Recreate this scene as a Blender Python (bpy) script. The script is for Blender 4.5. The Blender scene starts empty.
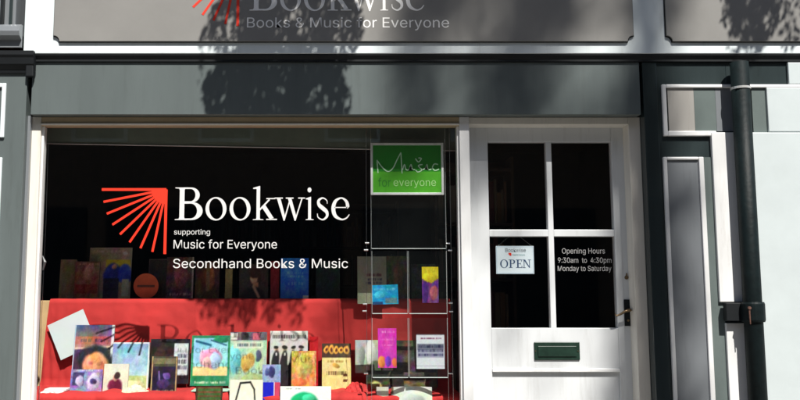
import bpy, bmesh, math, random
import numpy as np
from mathutils import Vector, Matrix, noise
from mathutils.geometry import tessellate_polygon

random.seed(7)
C = bpy.context.scene.collection
sc = bpy.context.scene

# ------------------------------------------------------------------ camera, world, sun
F = 855.0                       # focal length in photo pixels (800 wide)
PITCH = math.radians(6.6)
CAM = Vector((-0.342, -4.5, 1.12))
PPX = 335.0                     # principal column of the (cropped) photograph
cd = bpy.data.cameras.new('camera'); cam = bpy.data.objects.new('camera', cd); C.objects.link(cam)
cam.location = CAM
cam.rotation_euler = (math.pi/2 + PITCH, 0, 0)
cd.sensor_width = 36; cd.lens = F/800*36; cd.shift_x = (400-PPX)/800
cd.clip_start = 0.05; cd.clip_end = 500
sc.camera = cam

SUN = Vector((0.365, -1.0, 1.42))
w = bpy.data.worlds.new('World'); sc.world = w; w.use_nodes = True
nt = w.node_tree; nt.nodes.clear()
sky = nt.nodes.new('ShaderNodeTexSky'); sky.sky_type = 'NISHITA'; sky.sun_disc = False
sky.sun_elevation = math.atan2(SUN.z, math.hypot(SUN.x, SUN.y))
sky.sun_rotation = math.atan2(SUN.x, SUN.y)
bg = nt.nodes.new('ShaderNodeBackground'); bg.inputs[1].default_value = 0.062
wo = nt.nodes.new('ShaderNodeOutputWorld')
nt.links.new(sky.outputs[0], bg.inputs[0]); nt.links.new(bg.outputs[0], wo.inputs[0])
sl = bpy.data.lights.new('sun', 'SUN'); sl.energy = 5.0; sl.angle = math.radians(0.53); sl.color = (1, .955, .89)
so = bpy.data.objects.new('sun', sl); C.objects.link(so); so.rotation_euler = SUN.to_track_quat('Z', 'Y').to_euler()
so.location = (3, -8, 12)
sc.view_settings.view_transform = 'Standard'; sc.view_settings.look = 'None'
sc.view_settings.exposure = 0.62; sc.view_settings.gamma = 1; sc.view_settings.use_curve_mapping = False
sc.render.engine = 'CYCLES'
sc.cycles.max_bounces = 10; sc.cycles.transparent_max_bounces = 24
sc.cycles.use_denoising = True

# ------------------------------------------------------------------ photo pixel -> point on the plane at depth Y
ct, st = math.cos(PITCH), math.sin(PITCH)
def at(px, py, Y=0.0):
    r = (px-PPX)/F; u = (200-py)/F
    d = Vector((r, ct - u*st, st + u*ct))
    return CAM + d*((Y-CAM.y)/d.y)
def X(px, Y=0.0, row=200): return at(px, row, Y).x
def Z(py, Y=0.0): return at(0, py, Y).z

# ------------------------------------------------------------------ materials
def lin(c):
    return tuple((x/12.92 if x <= .04045 else ((x+.055)/1.055)**2.4) for x in c)
def S(r, g, b): return lin((r/255, g/255, b/255))
MATS = {}
def mat(name, col, rough=.5, var=.08, scale=6, bump=.0, bscale=60, coat=0, metal=0, streak=False, spec=.5):
    m = bpy.data.materials.new(name); m.use_nodes = True; MATS[name] = m
    n = m.node_tree.nodes; l = m.node_tree.links; p = n['Principled BSDF']
    p.inputs['Roughness'].default_value = rough; p.inputs['Metallic'].default_value = metal
    p.inputs['Coat Weight'].default_value = coat; p.inputs['Coat Roughness'].default_value = .08
    p.inputs['Specular IOR Level'].default_value = spec
    tc = n.new('ShaderNodeTexCoord'); mp = n.new('ShaderNodeMapping'); l.new(tc.outputs['Object'], mp.inputs[0])
    if streak: mp.inputs['Scale'].default_value = (1, 1, .15)
    no = n.new('ShaderNodeTexNoise'); no.inputs['Scale'].default_value = scale; no.inputs['Detail'].default_value = 6
    no.inputs['Roughness'].default_value = .65
    l.new(mp.outputs[0], no.inputs[0])
    r = n.new('ShaderNodeValToRGB'); l.new(no.outputs['Fac'], r.inputs[0])
    r.color_ramp.elements[0].position = .3; r.color_ramp.elements[1].position = .7
    r.color_ramp.elements[0].color = tuple(c*(1-var) for c in col)+(1,)
    r.color_ramp.elements[1].color = tuple(min(1, c*(1+var)) for c in col)+(1,)
    if streak:
        mg = n.new('ShaderNodeMapping'); mg.inputs['Scale'].default_value = (9, 9, .9); l.new(tc.outputs['Object'], mg.inputs[0])
        ng = n.new('ShaderNodeTexNoise'); ng.inputs['Scale'].default_value = 2.2; ng.inputs['Detail'].default_value = 9; ng.inputs['Roughness'].default_value = .75; l.new(mg.outputs[0], ng.inputs[0])
        rg = n.new('ShaderNodeValToRGB'); l.new(ng.outputs['Fac'], rg.inputs[0]); rg.color_ramp.elements[0].position = .52; rg.color_ramp.elements[1].position = .80
        rg.color_ramp.elements[0].color = (0, 0, 0, 1); rg.color_ramp.elements[1].color = (.38, .38, .38, 1)
        mx = n.new('ShaderNodeMixRGB'); l.new(rg.outputs[0], mx.inputs[0]); l.new(r.outputs[0], mx.inputs[1]); mx.inputs[2].default_value = (col[0]*.42, col[1]*.39, col[2]*.34, 1)
        l.new(mx.outputs[0], p.inputs['Base Color'])
    else: l.new(r.outputs[0], p.inputs['Base Color'])
    if bump:
        nb = n.new('ShaderNodeTexNoise'); nb.inputs['Scale'].default_value = bscale; nb.inputs['Detail'].default_value = 4
        l.new(mp.outputs[0], nb.inputs[0])
        b = n.new('ShaderNodeBump'); b.inputs['Strength'].default_value = bump; b.inputs['Distance'].default_value = .003
        l.new(nb.outputs['Fac'], b.inputs['Height']); l.new(b.outputs[0], p.inputs['Normal'])
    return m
M_white = mat('white_gloss_paint_and_reflection', (.76, .77, .77), .32, .03, 4, .15, 40, streak=True)
M_fasw = mat('white_sign_board_paint', (.70, .77, .79), .4, .04, 4, .1, 40, streak=True)
M_cream = mat('cream_frame_paint', (.74, .71, .64), .4, .07, 6, .25, 50, streak=True)
M_door = mat('door_white_paint', (.64, .665, .68), .35, .04, 3, .2, 30, streak=True)
M_panel = mat('warm_grey_sign_paint', (.245, .242, .232), .30, .07, 3, .08, 30)
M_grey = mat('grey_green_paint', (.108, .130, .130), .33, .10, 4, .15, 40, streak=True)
M_dteal = mat('dark_teal_paint_and_shade', (.027, .038, .040), .22, .15, 4, .1, 40, streak=True)  # shade on the right pilaster and bay is put into this darker colour
M_black = mat('black_moulding_paint', (.008, .010, .012), .6, .2, 8, spec=.25)
M_tan = mat('tan_header_paint', (.46, .36, .23), .5, .12, 8, .2, 40)
M_soft = mat('soffit_paint', (.30, .27, .21), .5, .12, 8, .1)
M_mauve = mat('mauve_grey_paint_and_reflection', (.185, .20, .215), .25, .1, 3, .1, 40, streak=True)  # paint of console and reveal; on the inset boards a painted reflection
M_beige = mat('pale_grey_reflection', (.34, .33, .31), .25, .1, 3, .1, 40, streak=True)  # pale reflection band of the side panel, painted as a flat colour
M_sage = mat('sage_reflection', (.13, .16, .155), .25, .1, 3, .1)  # greenish reflection band of the side panel, painted as a flat colour
M_sidew = mat('blue_white_reflection', (.53, .59, .60), .35, .06, 2.5, .3, 8)  # bright reflection on the end panelling, put into the base colour
M_red = mat('red_cloth', (.50, .026, .025), .85, .16, 4, .6, 300)
M_wood = mat('pale_plywood', (.62, .42, .22), .5, .15, 10, .1)
M_dark = mat('dark_shop_wall', (.022, .020, .019), .8, .3, 3)
M_floor = mat('brown_shop_floor', (.06, .045, .035), .6, .3, 3)
M_shelf = mat('dark_stained_wood', (.05, .028, .016), .5, .3, 4)
M_pelmet = mat('olive_blind_fabric', (.17, .20, .155), .7, .15, 8)
M_pale = mat('pale_metal_edge', (.55, .56, .55), .3, .05, 8, metal=.3)
M_steel = mat('polished_steel', (.80, .80, .80), .22, .05, 8, metal=1)
M_brass = mat('worn_brass', (.23, .16, .09), .35, .25, 40, metal=.8)
M_green = mat('dark_green_letter_plate', (.012, .032, .022), .35, .3, 30)
M_pipe = mat('black_iron_paint', (.004, .009, .010), .55, .35, 25, .5, 50, spec=.18)
M_rust = mat('rusty_iron', (.11, .05, .035), .7, .4, 60, .4)
M_lett = mat('white_vinyl', (.92, .92, .91), .4, .01)
M_dimlett = mat('grey_vinyl', (.34, .34, .34), .5, .15, 60)  # plain grey, slightly uneven in tone
M_rays = mat('red_vinyl', (.80, .035, .012), .45, .03)
M_pap = mat('white_paper', (.80, .80, .77), .6, .02, 8)
M_page = mat('page_block_paper', (.66, .60, .48), .8, .15, 60)
M_brick = mat('weathered_brick', (.34, .25, .19), .85, .25, 9, .3)
M_stone = mat('grey_paving_stone', (.22, .21, .195), .85, .15, 3, .3)
M_asph = mat('asphalt', (.05, .05, .05), .9, .2, 20, .3)
M_kerb = mat('kerb_stone', (.30, .29, .27), .85, .1, 8)
M_slate = mat('slate', (.06, .065, .075), .6, .2, 10)
M_bark = mat('bark', (.10, .075, .055), .9, .3, 12, .6, 30)
M_string = mat('pale_string', (.25, .25, .24), .7, .1)
M_upwall = mat('painted_render', (.40, .39, .36), .8, .08, 3)

def leafmat():
    m = bpy.data.materials.new('leaf'); m.use_nodes = True
    n = m.node_tree.nodes; l = m.node_tree.links; p = n['Principled BSDF']
    g = n.new('ShaderNodeNewGeometry'); r = n.new('ShaderNodeValToRGB')
    l.new(g.outputs['Random Per Island'], r.inputs[0])
    r.color_ramp.elements[0].color = (.03, .07, .018, 1); r.color_ramp.elements[1].color = (.10, .13, .04, 1)
    l.new(r.outputs[0], p.inputs['Base Color']); p.inputs['Roughness'].default_value = .5
    return m
M_leaf = leafmat()

def glass_mat(name, tint=(1, 1, 1), refl=1.0, frost=0.0, fcol=(.8, .85, .85)):
    m = bpy.data.materials.new(name); m.use_nodes = True
    n = m.node_tree.nodes; l = m.node_tree.links; n.clear()
    o = n.new('ShaderNodeOutputMaterial'); t = n.new('ShaderNodeBsdfTransparent'); t.inputs[0].default_value = tint+(1,)
    g = n.new('ShaderNodeBsdfGlossy'); g.inputs['Roughness'].default_value = .01
    f = n.new('ShaderNodeFresnel'); f.inputs[0].default_value = 1.45
    ge = n.new('ShaderNodeNewGeometry'); mi = n.new('ShaderNodeMapRange'); l.new(ge.outputs['Backfacing'], mi.inputs[0])
    mi.inputs['To Min'].default_value = 1.45; mi.inputs['To Max'].default_value = 1/1.45; l.new(mi.outputs[0], f.inputs[0])
    mu = n.new('ShaderNodeMath'); mu.operation = 'MULTIPLY'; mu.inputs[1].default_value = refl; l.new(f.outputs[0], mu.inputs[0])
    mx = n.new('ShaderNodeMixShader'); l.new(mu.outputs[0], mx.inputs[0]); l.new(t.outputs[0], mx.inputs[1]); l.new(g.outputs[0], mx.inputs[2])
    last = mx
    if frost:
        d = n.new('ShaderNodeBsdfDiffuse'); d.inputs[0].default_value = fcol+(1,)
        m2 = n.new('ShaderNodeMixShader')
        no = n.new('ShaderNodeTexNoise'); no.inputs['Scale'].default_value = 5; no.inputs['Detail'].default_value = 5
        ma = n.new('ShaderNodeMath'); ma.operation = 'MULTIPLY'; ma.inputs[1].default_value = frost*2; l.new(no.outputs[0], ma.inputs[0])
        l.new(ma.outputs[0], m2.inputs[0])
        l.new(mx.outputs[0], m2.inputs[1]); l.new(d.outputs[0], m2.inputs[2]); last = m2
    l.new(last.outputs[0], o.inputs[0]); return m
M_glass = glass_mat('window_glass', (.985, .995, .99), 1.0, .0)
M_acr = glass_mat('clear_acrylic', (.985, .995, .99), .5, .0015)
M_edge = mat('acrylic_edge', (.55, .60, .60), .15, .05)

def vinylmat():
    m = bpy.data.materials.new('thin_white_vinyl'); m.use_nodes = True
    n = m.node_tree.nodes; l = m.node_tree.links; p = n['Principled BSDF']
    p.inputs['Base Color'].default_value = (.95, .95, .94, 1); p.inputs['Roughness'].default_value = .5
    t = n.new('ShaderNodeBsdfTransparent'); mx = n.new('ShaderNodeMixShader'); mx.inputs[0].default_value = .30
    l.new(p.outputs[0], mx.inputs[1]); l.new(t.outputs[0], mx.inputs[2]); l.new(mx.outputs[0], n['Material Output'].inputs[0]); return m
M_vinyl = vinylmat()
def printmat(name, rough):
    m = bpy.data.materials.new(name); m.use_nodes = True
    n = m.node_tree.nodes; l = m.node_tree.links; p = n['Principled BSDF']
    a = n.new('ShaderNodeAttribute'); a.attribute_name = 'print'
    l.new(a.outputs['Color'], p.inputs['Base Color'])
    p.inputs['Roughness'].default_value = rough
    return m
M_print = printmat('printed_card', .38)

# ------------------------------------------------------------------ mesh helpers
def obj(name, bm_or_me, m=None, parent=None, bevel=0, smooth=False):
    if isinstance(bm_or_me, bmesh.types.BMesh):
        me = bpy.data.meshes.new(name); bm_or_me.normal_update(); bm_or_me.to_mesh(me); bm_or_me.free()
    else: me = bm_or_me
    o = bpy.data.objects.new(name, me); C.objects.link(o)
    if m: me.materials.append(m)
    if smooth:
        for p in me.polygons: p.use_smooth = True
    if parent:
        o.parent = parent; o.matrix_parent_inverse = Matrix.Identity(4)
        # geometry is written in world space; parents sit at an origin offset
        off = world_of(parent)
        me.transform(Matrix.Translation(-off))
    if bevel:
        b = o.modifiers.new('bevel', 'BEVEL'); b.width = bevel; b.segments = 2; b.limit_method = 'ANGLE'
    return o
def world_of(o):
    v = Vector((0, 0, 0))
    while o: v = v + o.location; o = o.parent
    return v
def thing(name, label, cat, loc=(0, 0, 0), group=None):
    o = bpy.data.objects.new(name, None); C.objects.link(o); o.location = loc; o.empty_display_size = .1
    return tag(o, label, cat, group)
def tag(o, label, cat, group=None):
    o['label'] = label; o['category'] = cat
    if group: o['group'] = group
    return o
def struct(o): o['kind'] = 'structure'; return o
def bx(bm, x0, x1, y0, y1, z0, z1):
    if x1 < x0: x0, x1 = x1, x0
    if z1 < z0: z0, z1 = z1, z0
    if y1 < y0: y0, y1 = y1, y0
    v = [bm.verts.new(p) for p in ((x0,y0,z0),(x1,y0,z0),(x1,y1,z0),(x0,y1,z0),(x0,y0,z1),(x1,y0,z1),(x1,y1,z1),(x0,y1,z1))]
    for f in ((0,3,2,1),(4,5,6,7),(0,1,5,4),(1,2,6,5),(2,3,7,6),(3,0,4,7)): bm.faces.new([v[i] for i in f])
def boxes(*L):
    bm = bmesh.new()
    for b in L: bx(bm, *b)
    return bm
def prism_y(bm, pts, y0, y1):
    """polygon in X,Z extruded in Y"""
    a = [bm.verts.new((p[0], y0, p[1])) for p in pts]; b = [bm.verts.new((p[0], y1, p[1])) for p in pts]
    n = len(pts)
    try:
        bm.faces.new(a); bm.faces.new(b[::-1])
    except ValueError: pass
    for i in range(n): bm.faces.new((a[i], b[i], b[(i+1) % n], a[(i+1) % n]))
    bmesh.ops.recalc_face_normals(bm, faces=bm.faces)
def prism_x(bm, pts, x0, x1):
    """profile in Y,Z extruded in X"""
    a = [bm.verts.new((x0, p[0], p[1])) for p in pts]; b = [bm.verts.new((x1, p[0], p[1])) for p in pts]
    n = len(pts); bm.faces.new(a); bm.faces.new(b[::-1])
    for i in range(n): bm.faces.new((a[i], b[i], b[(i+1) % n], a[(i+1) % n]))
    bmesh.ops.recalc_face_normals(bm, faces=bm.faces)
def tube(bm, path, rads, seg=8):
    path = [Vector(p) for p in path]
    if not isinstance(rads, (list, tuple)): rads = [rads]*len(path)
    rings = []
    for i, p in enumerate(path):
        d = (path[min(i+1, len(path)-1)]-path[max(i-1, 0)]).normalized()
        a = d.cross(Vector((0, 0, 1)) if abs(d.z) < .95 else Vector((1, 0, 0))).normalized(); b = d.cross(a)
        rings.append([bm.verts.new(p+(a*math.cos(t)+b*math.sin(t))*rads[i]) for t in [2*math.pi*k/seg for k in range(seg)]])
    for i in range(len(rings)-1):
        for k in range(seg): bm.faces.new((rings[i][k], rings[i][(k+1) % seg], rings[i+1][(k+1) % seg], rings[i+1][k]))
    bm.faces.new(rings[0][::-1]); bm.faces.new(rings[-1])
    bmesh.ops.recalc_face_normals(bm, faces=bm.faces)

# ------------------------------------------------------------------ lettering
FONT = None
try:
    import os
    FONT = bpy.data.fonts.load(os.path.join(bpy.utils.system_resource('DATAFILES', path='fonts'), 'Inter.woff2'))   # the sans that ships with Blender
except Exception: FONT = None
def text_mesh(s, x0, x1, zb, h, Y, thick=.0006, capref='M', bold=0.0, sheet=False):
    """sans lettering from x0 to x1, baseline zb, cap height h, facing -Y"""
    def raw(t):
        global FONT
        cu = bpy.data.curves.new('t', 'FONT'); cu.body = t; cu.size = 1; cu.extrude = 0 if sheet else .002; cu.offset = bold; cu.resolution_u = 4
        if FONT: cu.font = FONT
        o = bpy.data.objects.new('t', cu); C.objects.link(o)
        bpy.context.view_layer.update()
        me = bpy.data.meshes.new_from_object(o.evaluated_get(bpy.context.evaluated_depsgraph_get()))
        bpy.data.objects.remove(o); bpy.data.curves.remove(cu); return me
    mr = raw(capref); ch = max(v.co.y for v in mr.vertices); bpy.data.meshes.remove(mr)
    me = raw(s)
    a = min(v.co.x for v in me.vertices); b = max(v.co.x for v in me.vertices)
    for v in me.vertices:
        c = v.co; v.co = (x0+(c.x-a)/(b-a)*(x1-x0), Y - (c.z/.002*.5+.5)*thick, zb + c.y/ch*h)
    return me
def words_obj(nm, me, m, par, gap):
    """one object per word of a line of lettering"""
    bm = bmesh.new(); bm.from_mesh(me); bm.verts.ensure_lookup_table(); seen = set(); isl = []
    for v in bm.verts:
        if v in seen: continue
        st_, comp = [v], []; seen.add(v)
        while st_:
            q = st_.pop(); comp.append(q)
            for e_ in q.link_edges:
                o_ = e_.other_vert(q)
                if o_ not in seen: seen.add(o_); st_.append(o_)
        isl.append((min(q.co.x for q in comp), max(q.co.x for q in comp), comp))
    isl.sort(key=lambda t: t[0]); words = []; end = None
    for a, b, comp in isl:
        if end is None or a-end > gap: words.append([]); end = b
        words[-1] += comp; end = max(end, b)
    for wv in words:
        b2 = bmesh.new(); mp = {v: b2.verts.new(v.co) for v in wv}
        for f in {f for v in wv for f in v.link_faces}: b2.faces.new([mp[v] for v in f.verts])
        obj(nm, b2, m, par)
    bm.free()
def ell(cx, cy, rx, ry, a0=0, a1=360, n=28, rot=0):
    o = []
    for i in range(n+1):
        t = math.radians(a0+(a1-a0)*i/n)
        x, y = rx*math.cos(t), ry*math.sin(t); r = math.radians(rot)
        o.append((cx+x*math.cos(r)-y*math.sin(r), cy+x*math.sin(r)+y*math.cos(r)))
    return o
def ribbon(pts, ws):
    L, R = [], []
    for i, p in enumerate(pts):
        q0 = pts[max(i-1, 0)]; q1 = pts[min(i+1, len(pts)-1)]
        dx, dy = q1[0]-q0[0], q1[1]-q0[1]; d = math.hypot(dx, dy) or 1
        nx, ny = -dy/d, dx/d; wd = ws[i]/2
        L.append((p[0]+nx*wd, p[1]+ny*wd)); R.append((p[0]-nx*wd, p[1]-ny*wd))
    return L+R[::-1]
def cat(pts, n=8):
    """smooth curve through control points"""
    P = [pts[0]]+list(pts)+[pts[-1]]; o = []
    for i in range(1, len(P)-2):
        for k in range(n):
            t = k/n; a, b, c, d = P[i-1:i+3]
            o.append(tuple(.5*(2*b[j]+(c[j]-a[j])*t+(2*a[j]-5*b[j]+4*c[j]-d[j])*t*t+(3*b[j]-a[j]-3*c[j]+d[j])*t**3) for j in range(len(b))))
    o.append(tuple(pts[-1])); return o
def rib3(pts):  # (x,y,width)
    c = cat(pts, 10); return ribbon([(p[0], p[1]) for p in c], [p[2] for p in c])
def R_(x0, y0, x1, y1): return [(x0, y0), (x1, y0), (x1, y1), (x0, y1)]
def serif(x0, x1, y, up, t=.035, k=.05, xs0=None, xs1=None):
    """bracketed slab: x0..x1 wide at height y, brackets into stem xs0..xs1; up=+1 grows upwards (foot)"""
    xs0 = x0+.05 if xs0 is None else xs0; xs1 = x1-.05 if xs1 is None else xs1
    return [(x0, y), (x1, y), (x1, y+up*t*.7), (xs1+k*.4, y+up*t), (xs1, y+up*(t+k)), (xs0, y+up*(t+k)), (xs0-k*.4, y+up*t), (x0, y+up*t*.7)]
# unit: cap height = 1, x-height = .69.  Each glyph: (pieces, advance-box x0..x1 in photo px for the window sign)
def G_B():
    P = [([*R_(.14, .02, .29, .98)], []), (serif(0, .42, 0, 1, xs0=.14, xs1=.29), []), (serif(0, .42, 1, -1, xs0=.14, xs1=.29), [])]
    up = [(.26, 1)] + ell(.50, .765, .27, .235, 90, -90, 20) + [(.26, .53)]
    P.append((up, [[(.29, .955)] + ell(.48, .765, .155, .19, 90, -90, 20) + [(.29, .575)]]))
    lo = [(.26, .545)] + ell(.52, .275, .35, .275, 90, -90, 20) + [(.26, 0)]
    P.append((lo, [[(.29, .50)] + ell(.49, .275, .205, .228, 90, -90, 20) + [(.29, .045)]]))
    return P, .88
def G_o():
    return [(ell(.33, .345, .33, .36, 0, 359, 32), [ell(.33, .345, .215, .318, 0, 359, 32, 8)])], .66
def G_k():
    P = [(R_(.11, .02, .22, 1.0), []), (serif(0, .33, 0, 1, .03, .03, .11, .22), [])]
    P.append(([(0, .99), (.22, 1.05), (.22, .90), (.11, .93), (.11, .955), (0, .955)], []))
    P.append((ribbon([(.20, .30), (.52, .63)], [.05, .05]), []))
    P.append((R_(.42, .64, .70, .675), []))
    P.append(([(.28, .385), (.39, .46), (.66, .055), (.53, .03)], []))
    P.append((R_(.42, 0, .76, .035), []))
    return P, .76
def G_w():
    P = []
    for x, wd, (a, b) in ((.06, .115, (.10, .32)), (.32, .04, (.32, .50)), (0, 0, (0, 0))):
        pass
    P.append(([(.08, .66), (.20, .66), (.36, .12), (.33, -.02), (.31, -.02)], []))
    P.append(([(.305, -.02), (.345, -.02), (.545, .62), (.51, .66)], []))
    P.append(([(.45, .66), (.57, .66), (.735, .12), (.70, -.02), (.68, -.02)], []))
    P.append(([(.675, -.02), (.715, -.02), (.95, .66), (.905, .66)], []))
    for a, b in ((0, .28), (.38, .64), (.80, 1.03)): P.append((R_(a, .655, b, .69), []))
    return P, 1.03
def G_i():
    return [(R_(.09, .02, .20, .68), []), (serif(0, .30, 0, 1, .03, .03, .09, .20), []),
            ([(0, .665), (.20, .715), (.20, .60), (.09, .625), (0, .635)], []), (ell(.14, .925, .075, .075, 0, 359, 16), [])], .30
def G_s():
    return [(rib3([(.40, .50, .02), (.385, .60, .03), (.24, .675, .045), (.09, .60, .085), (.10, .47, .115), (.24, .36, .13), (.38, .25, .115), (.39, .11, .085), (.24, .012, .045), (.07, .08, .035), (.04, .20, .02)]), [])], .45
def G_e():
    return [(rib3([(.10, .385, .03), (.46, .385, .035), (.50, .40, .10), (.46, .57, .085), (.31, .675, .045), (.13, .58, .09), (.062, .36, .118), (.12, .13, .105), (.31, .018, .05), (.46, .06, .04), (.55, .17, .025)]), [])], .57
def G_O(): return [(ell(.42, .5, .42, .52, 0, 359, 32), [ell(.42, .5, .27, .47, 0, 359, 32)])], .84
def G_P():
    return [(R_(.12, .02, .27, .98), []), (R_(0, 0, .40, .05), []), (R_(0, .95, .3, 1), []), ([(.25, 1)]+ell(.40, .74, .26, .26, 90, -90, 20)+[(.25, .48)], [[(.27, .95)]+ell(.38, .74, .14, .21, 90, -90, 20)+[(.27, .53)]])], .66
def G_E():
    return [(R_(.12, .02, .27, .98), []), (R_(0, 0, .62, .06), []), (R_(0, .94, .60, 1), []), (R_(.25, .48, .48, .54), []), (R_(.57, 0, .63, .26), []), (R_(.55, .76, .60, 1), []), (R_(.45, .40, .49, .62), [])], .63
def G_N():
    return [(R_(.12, .02, .19, .98), []), (R_(.66, 0, .73, .98), []), ([(.10, 1), (.27, 1), (.73, .02), (.66, 0)], []), (R_(0, 0, .31, .05), []), (R_(0, .95, .2, 1), []), (R_(.55, .95, .86, 1), [])], .86
GL = {'O': G_O, 'P': G_P, 'E': G_E, 'N': G_N, 'B': G_B, 'o': G_o, 'k': G_k, 'w': G_w, 'i': G_i, 's': G_s, 'e': G_e}
SPOTS = [('B', 175, 203), ('o', 205.5, 226.5), ('o', 229.5, 250.5), ('k', 253, 277), ('w', 274.5, 305), ('i', 305.8, 313.6), ('s', 316.3, 328.5), ('e', 331.3, 350)]
def serif_word(dx_px, base_py, cap_px, Y, scale=1.0, thick=.0006, spots=None, sheet=False):
    bm = bmesh.new()
    zb = Z(base_py, Y); h = Z(base_py-cap_px, Y)-zb
    for ch, a, b in (spots or SPOTS):
        a = 175+(a-175)*scale+dx_px; b = 175+(b-175)*scale+dx_px
        pieces, adv = GL[ch]()
        xa, xb = X(a, Y, base_py-10), X(b, Y, base_py-10); s = (xb-xa)/adv
        for k, (outer, holes) in enumerate(pieces):
            yy = Y - thick*(1+.35*k)
            loops = [[Vector((xa+p[0]*s, 0, zb+p[1]*h)) for p in lp] for lp in [outer]+holes]
            loops = [lp[:-1] if (lp[0]-lp[-1]).length < 1e-7 else lp for lp in loops]
            flat = [p for lp in loops for p in lp]
            fv = [bm.verts.new((p.x, yy, p.z)) for p in flat]; bv = [bm.verts.new((p.x, Y, p.z)) for p in flat]
            for t in tessellate_polygon([[Vector((p.x, p.z, 0)) for p in lp] for lp in loops]):
                try: bm.faces.new([fv[i] for i in t])
                except ValueError: pass
            i0 = 0
            for lp in loops:
                n = len(lp)
                for i in range(0 if sheet else n):
                    bm.faces.new((fv[i0+i], fv[i0+(i+1) % n], bv[i0+(i+1) % n], bv[i0+i]))
                i0 += n
    for v in [v for v in bm.verts if not v.link_faces]: bm.verts.remove(v)
    bmesh.ops.recalc_face_normals(bm, faces=bm.faces)
    return bm
def sun_rays(apx, apy, r, Y, wpx=2.3, thick=.0006):
    """fan of nine rays from a corner, ends fatter apart; wedge filled near the corner"""
    bm = bmesh.new(); A = at(apx, apy, Y); s = (X(apx+10, Y, apy)-X(apx, Y, apy))/10
    for i in range(9):
        an = math.radians(180+90*i/8); d = (math.cos(an), math.sin(an)); n = (-d[1], d[0])
        L = r*s*(1.0 if i in (0, 8) else .985); wd = wpx*s/2*(1.15 if i in (0, 8) else .95)
        pts = [(A.x+n[0]*wd, A.z+n[1]*wd), (A.x+d[0]*L+n[0]*wd, A.z+d[1]*L+n[1]*wd), (A.x+d[0]*L-n[0]*wd, A.z+d[1]*L-n[1]*wd), (A.x-n[0]*wd, A.z-n[1]*wd)]
        prism_y(bm, pts, Y-thick*(1+.2*i), Y)
    pts = [(A.x, A.z)]+[(A.x+math.cos(math.radians(t))*r*s*.23, A.z+math.sin(math.radians(t))*r*s*.23) for t in range(180, 271, 10)]
    prism_y(bm, pts, Y-thick*3.2, Y)
    return bm

# =================================================================== SETTING
gb = boxes((-60, 60, -2.6, 12, -.2, 0)); struct(obj('pavement', gb, M_stone))
struct(obj('kerb', boxes((-60, 60, -2.75, -2.602, -.2, .003)), M_kerb, bevel=.01))
struct(obj('road', boxes((-60, 60, -9.2, -2.752, -.3, -.12)), M_asph))
struct(obj('opposite_kerb', boxes((-60, 60, -9.35, -9.202, -.3, .003)), M_kerb, bevel=.01))
struct(obj('opposite_pavement', boxes((-60, 60, -60, -9.352, -.3, 0)), M_stone))
# =================================================================== THE SHOP BUILDING
shop = thing('shop_building', 'grey and white painted bookshop front with white lettering, big display window and glazed door', 'shop', (0, 0, 0))
WX0, WX1 = -2.9, 4.2          # whole building width
YF, YG, YD = .055, .095, .16   # window frame face, glass, door face
z_sb = Z(55)                   # underside of white sign board
z_fr = Z(62)                   # top of the frieze
z_lin = Z(114.5)               # underside of frieze
# white sign board
sb = obj('sign_board', boxes((X(19)-.0, WX1, -.030, .25, z_sb, 3.32)), M_fasw, shop, .003)
def notched(x0, x1, z0, z1, r, t):
    """sign panel outline with concave corners"""
    o = []
    for cx, cz, a0 in ((x0, z0, 90), (x1, z0, 180), (x1, z1, 270), (x0, z1, 360)):
        o += [(cx+r*math.cos(math.radians(a0-90*k/6)), cz+r*math.sin(math.radians(a0-90*k/6))) for k in range(7)] if True else []
    return o
def sign_panel(x0, x1):
    z0, z1 = Z(41.5, -.04), 3.22
    bm = bmesh.new(); prism_y(bm, notched(x0, x1, z0, z1, .032, 0), -.046, -.031); obj('sign_panel', bm, M_panel, sb, .0015)
    bm = bmesh.new(); prism_y(bm, notched(x0-.004, x1+.004, z0-.004, z1+.004, .032, 0), -.0375, -.0305); obj('sign_panel_edge', bm, M_black, sb)
sign_panel(X(54, -.04, 30), X(633, -.04, 30)); sign_panel(X(666, -.04, 30), 4.0)
YL = -.0462
obj('shop_name_lettering', serif_word(74.5, 10.5, 32, YL, 1.0), M_lett, sb)
words_obj('tagline_lettering', text_mesh('Books & Music for Everyone', X(247, YL, 20), X(449, YL, 20), Z(27.5, YL), Z(17.5, YL)-Z(27.5, YL), YL), M_lett, sb, .014)
obj('sun_ray_emblem', sun_rays(238.5, -36, 64, YL, 2.4), M_rays, sb)
# cornice strip below the sign board
bm = bmesh.new()
prism_x(bm, [(.0, z_fr), (-.012, z_fr), (-.012, z_fr+.010), (-.026, z_sb-.008), (-.026, z_sb-.001), (.0, z_sb-.001)], WX0, WX1)
obj('cornice', bm, M_black, shop)
bm = bmesh.new(); prism_x(bm, [(.0, z_sb-.0005), (-.034, z_sb-.0005), (-.040, z_sb+.004), (-.040, z_sb+.009), (-.031, z_sb+.011)], WX0, WX1)
# frieze
obj('frieze', boxes((X(27), X(640, 0, 90), 0, .25, z_lin, z_fr-.0005)), M_grey, shop, .002)
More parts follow.
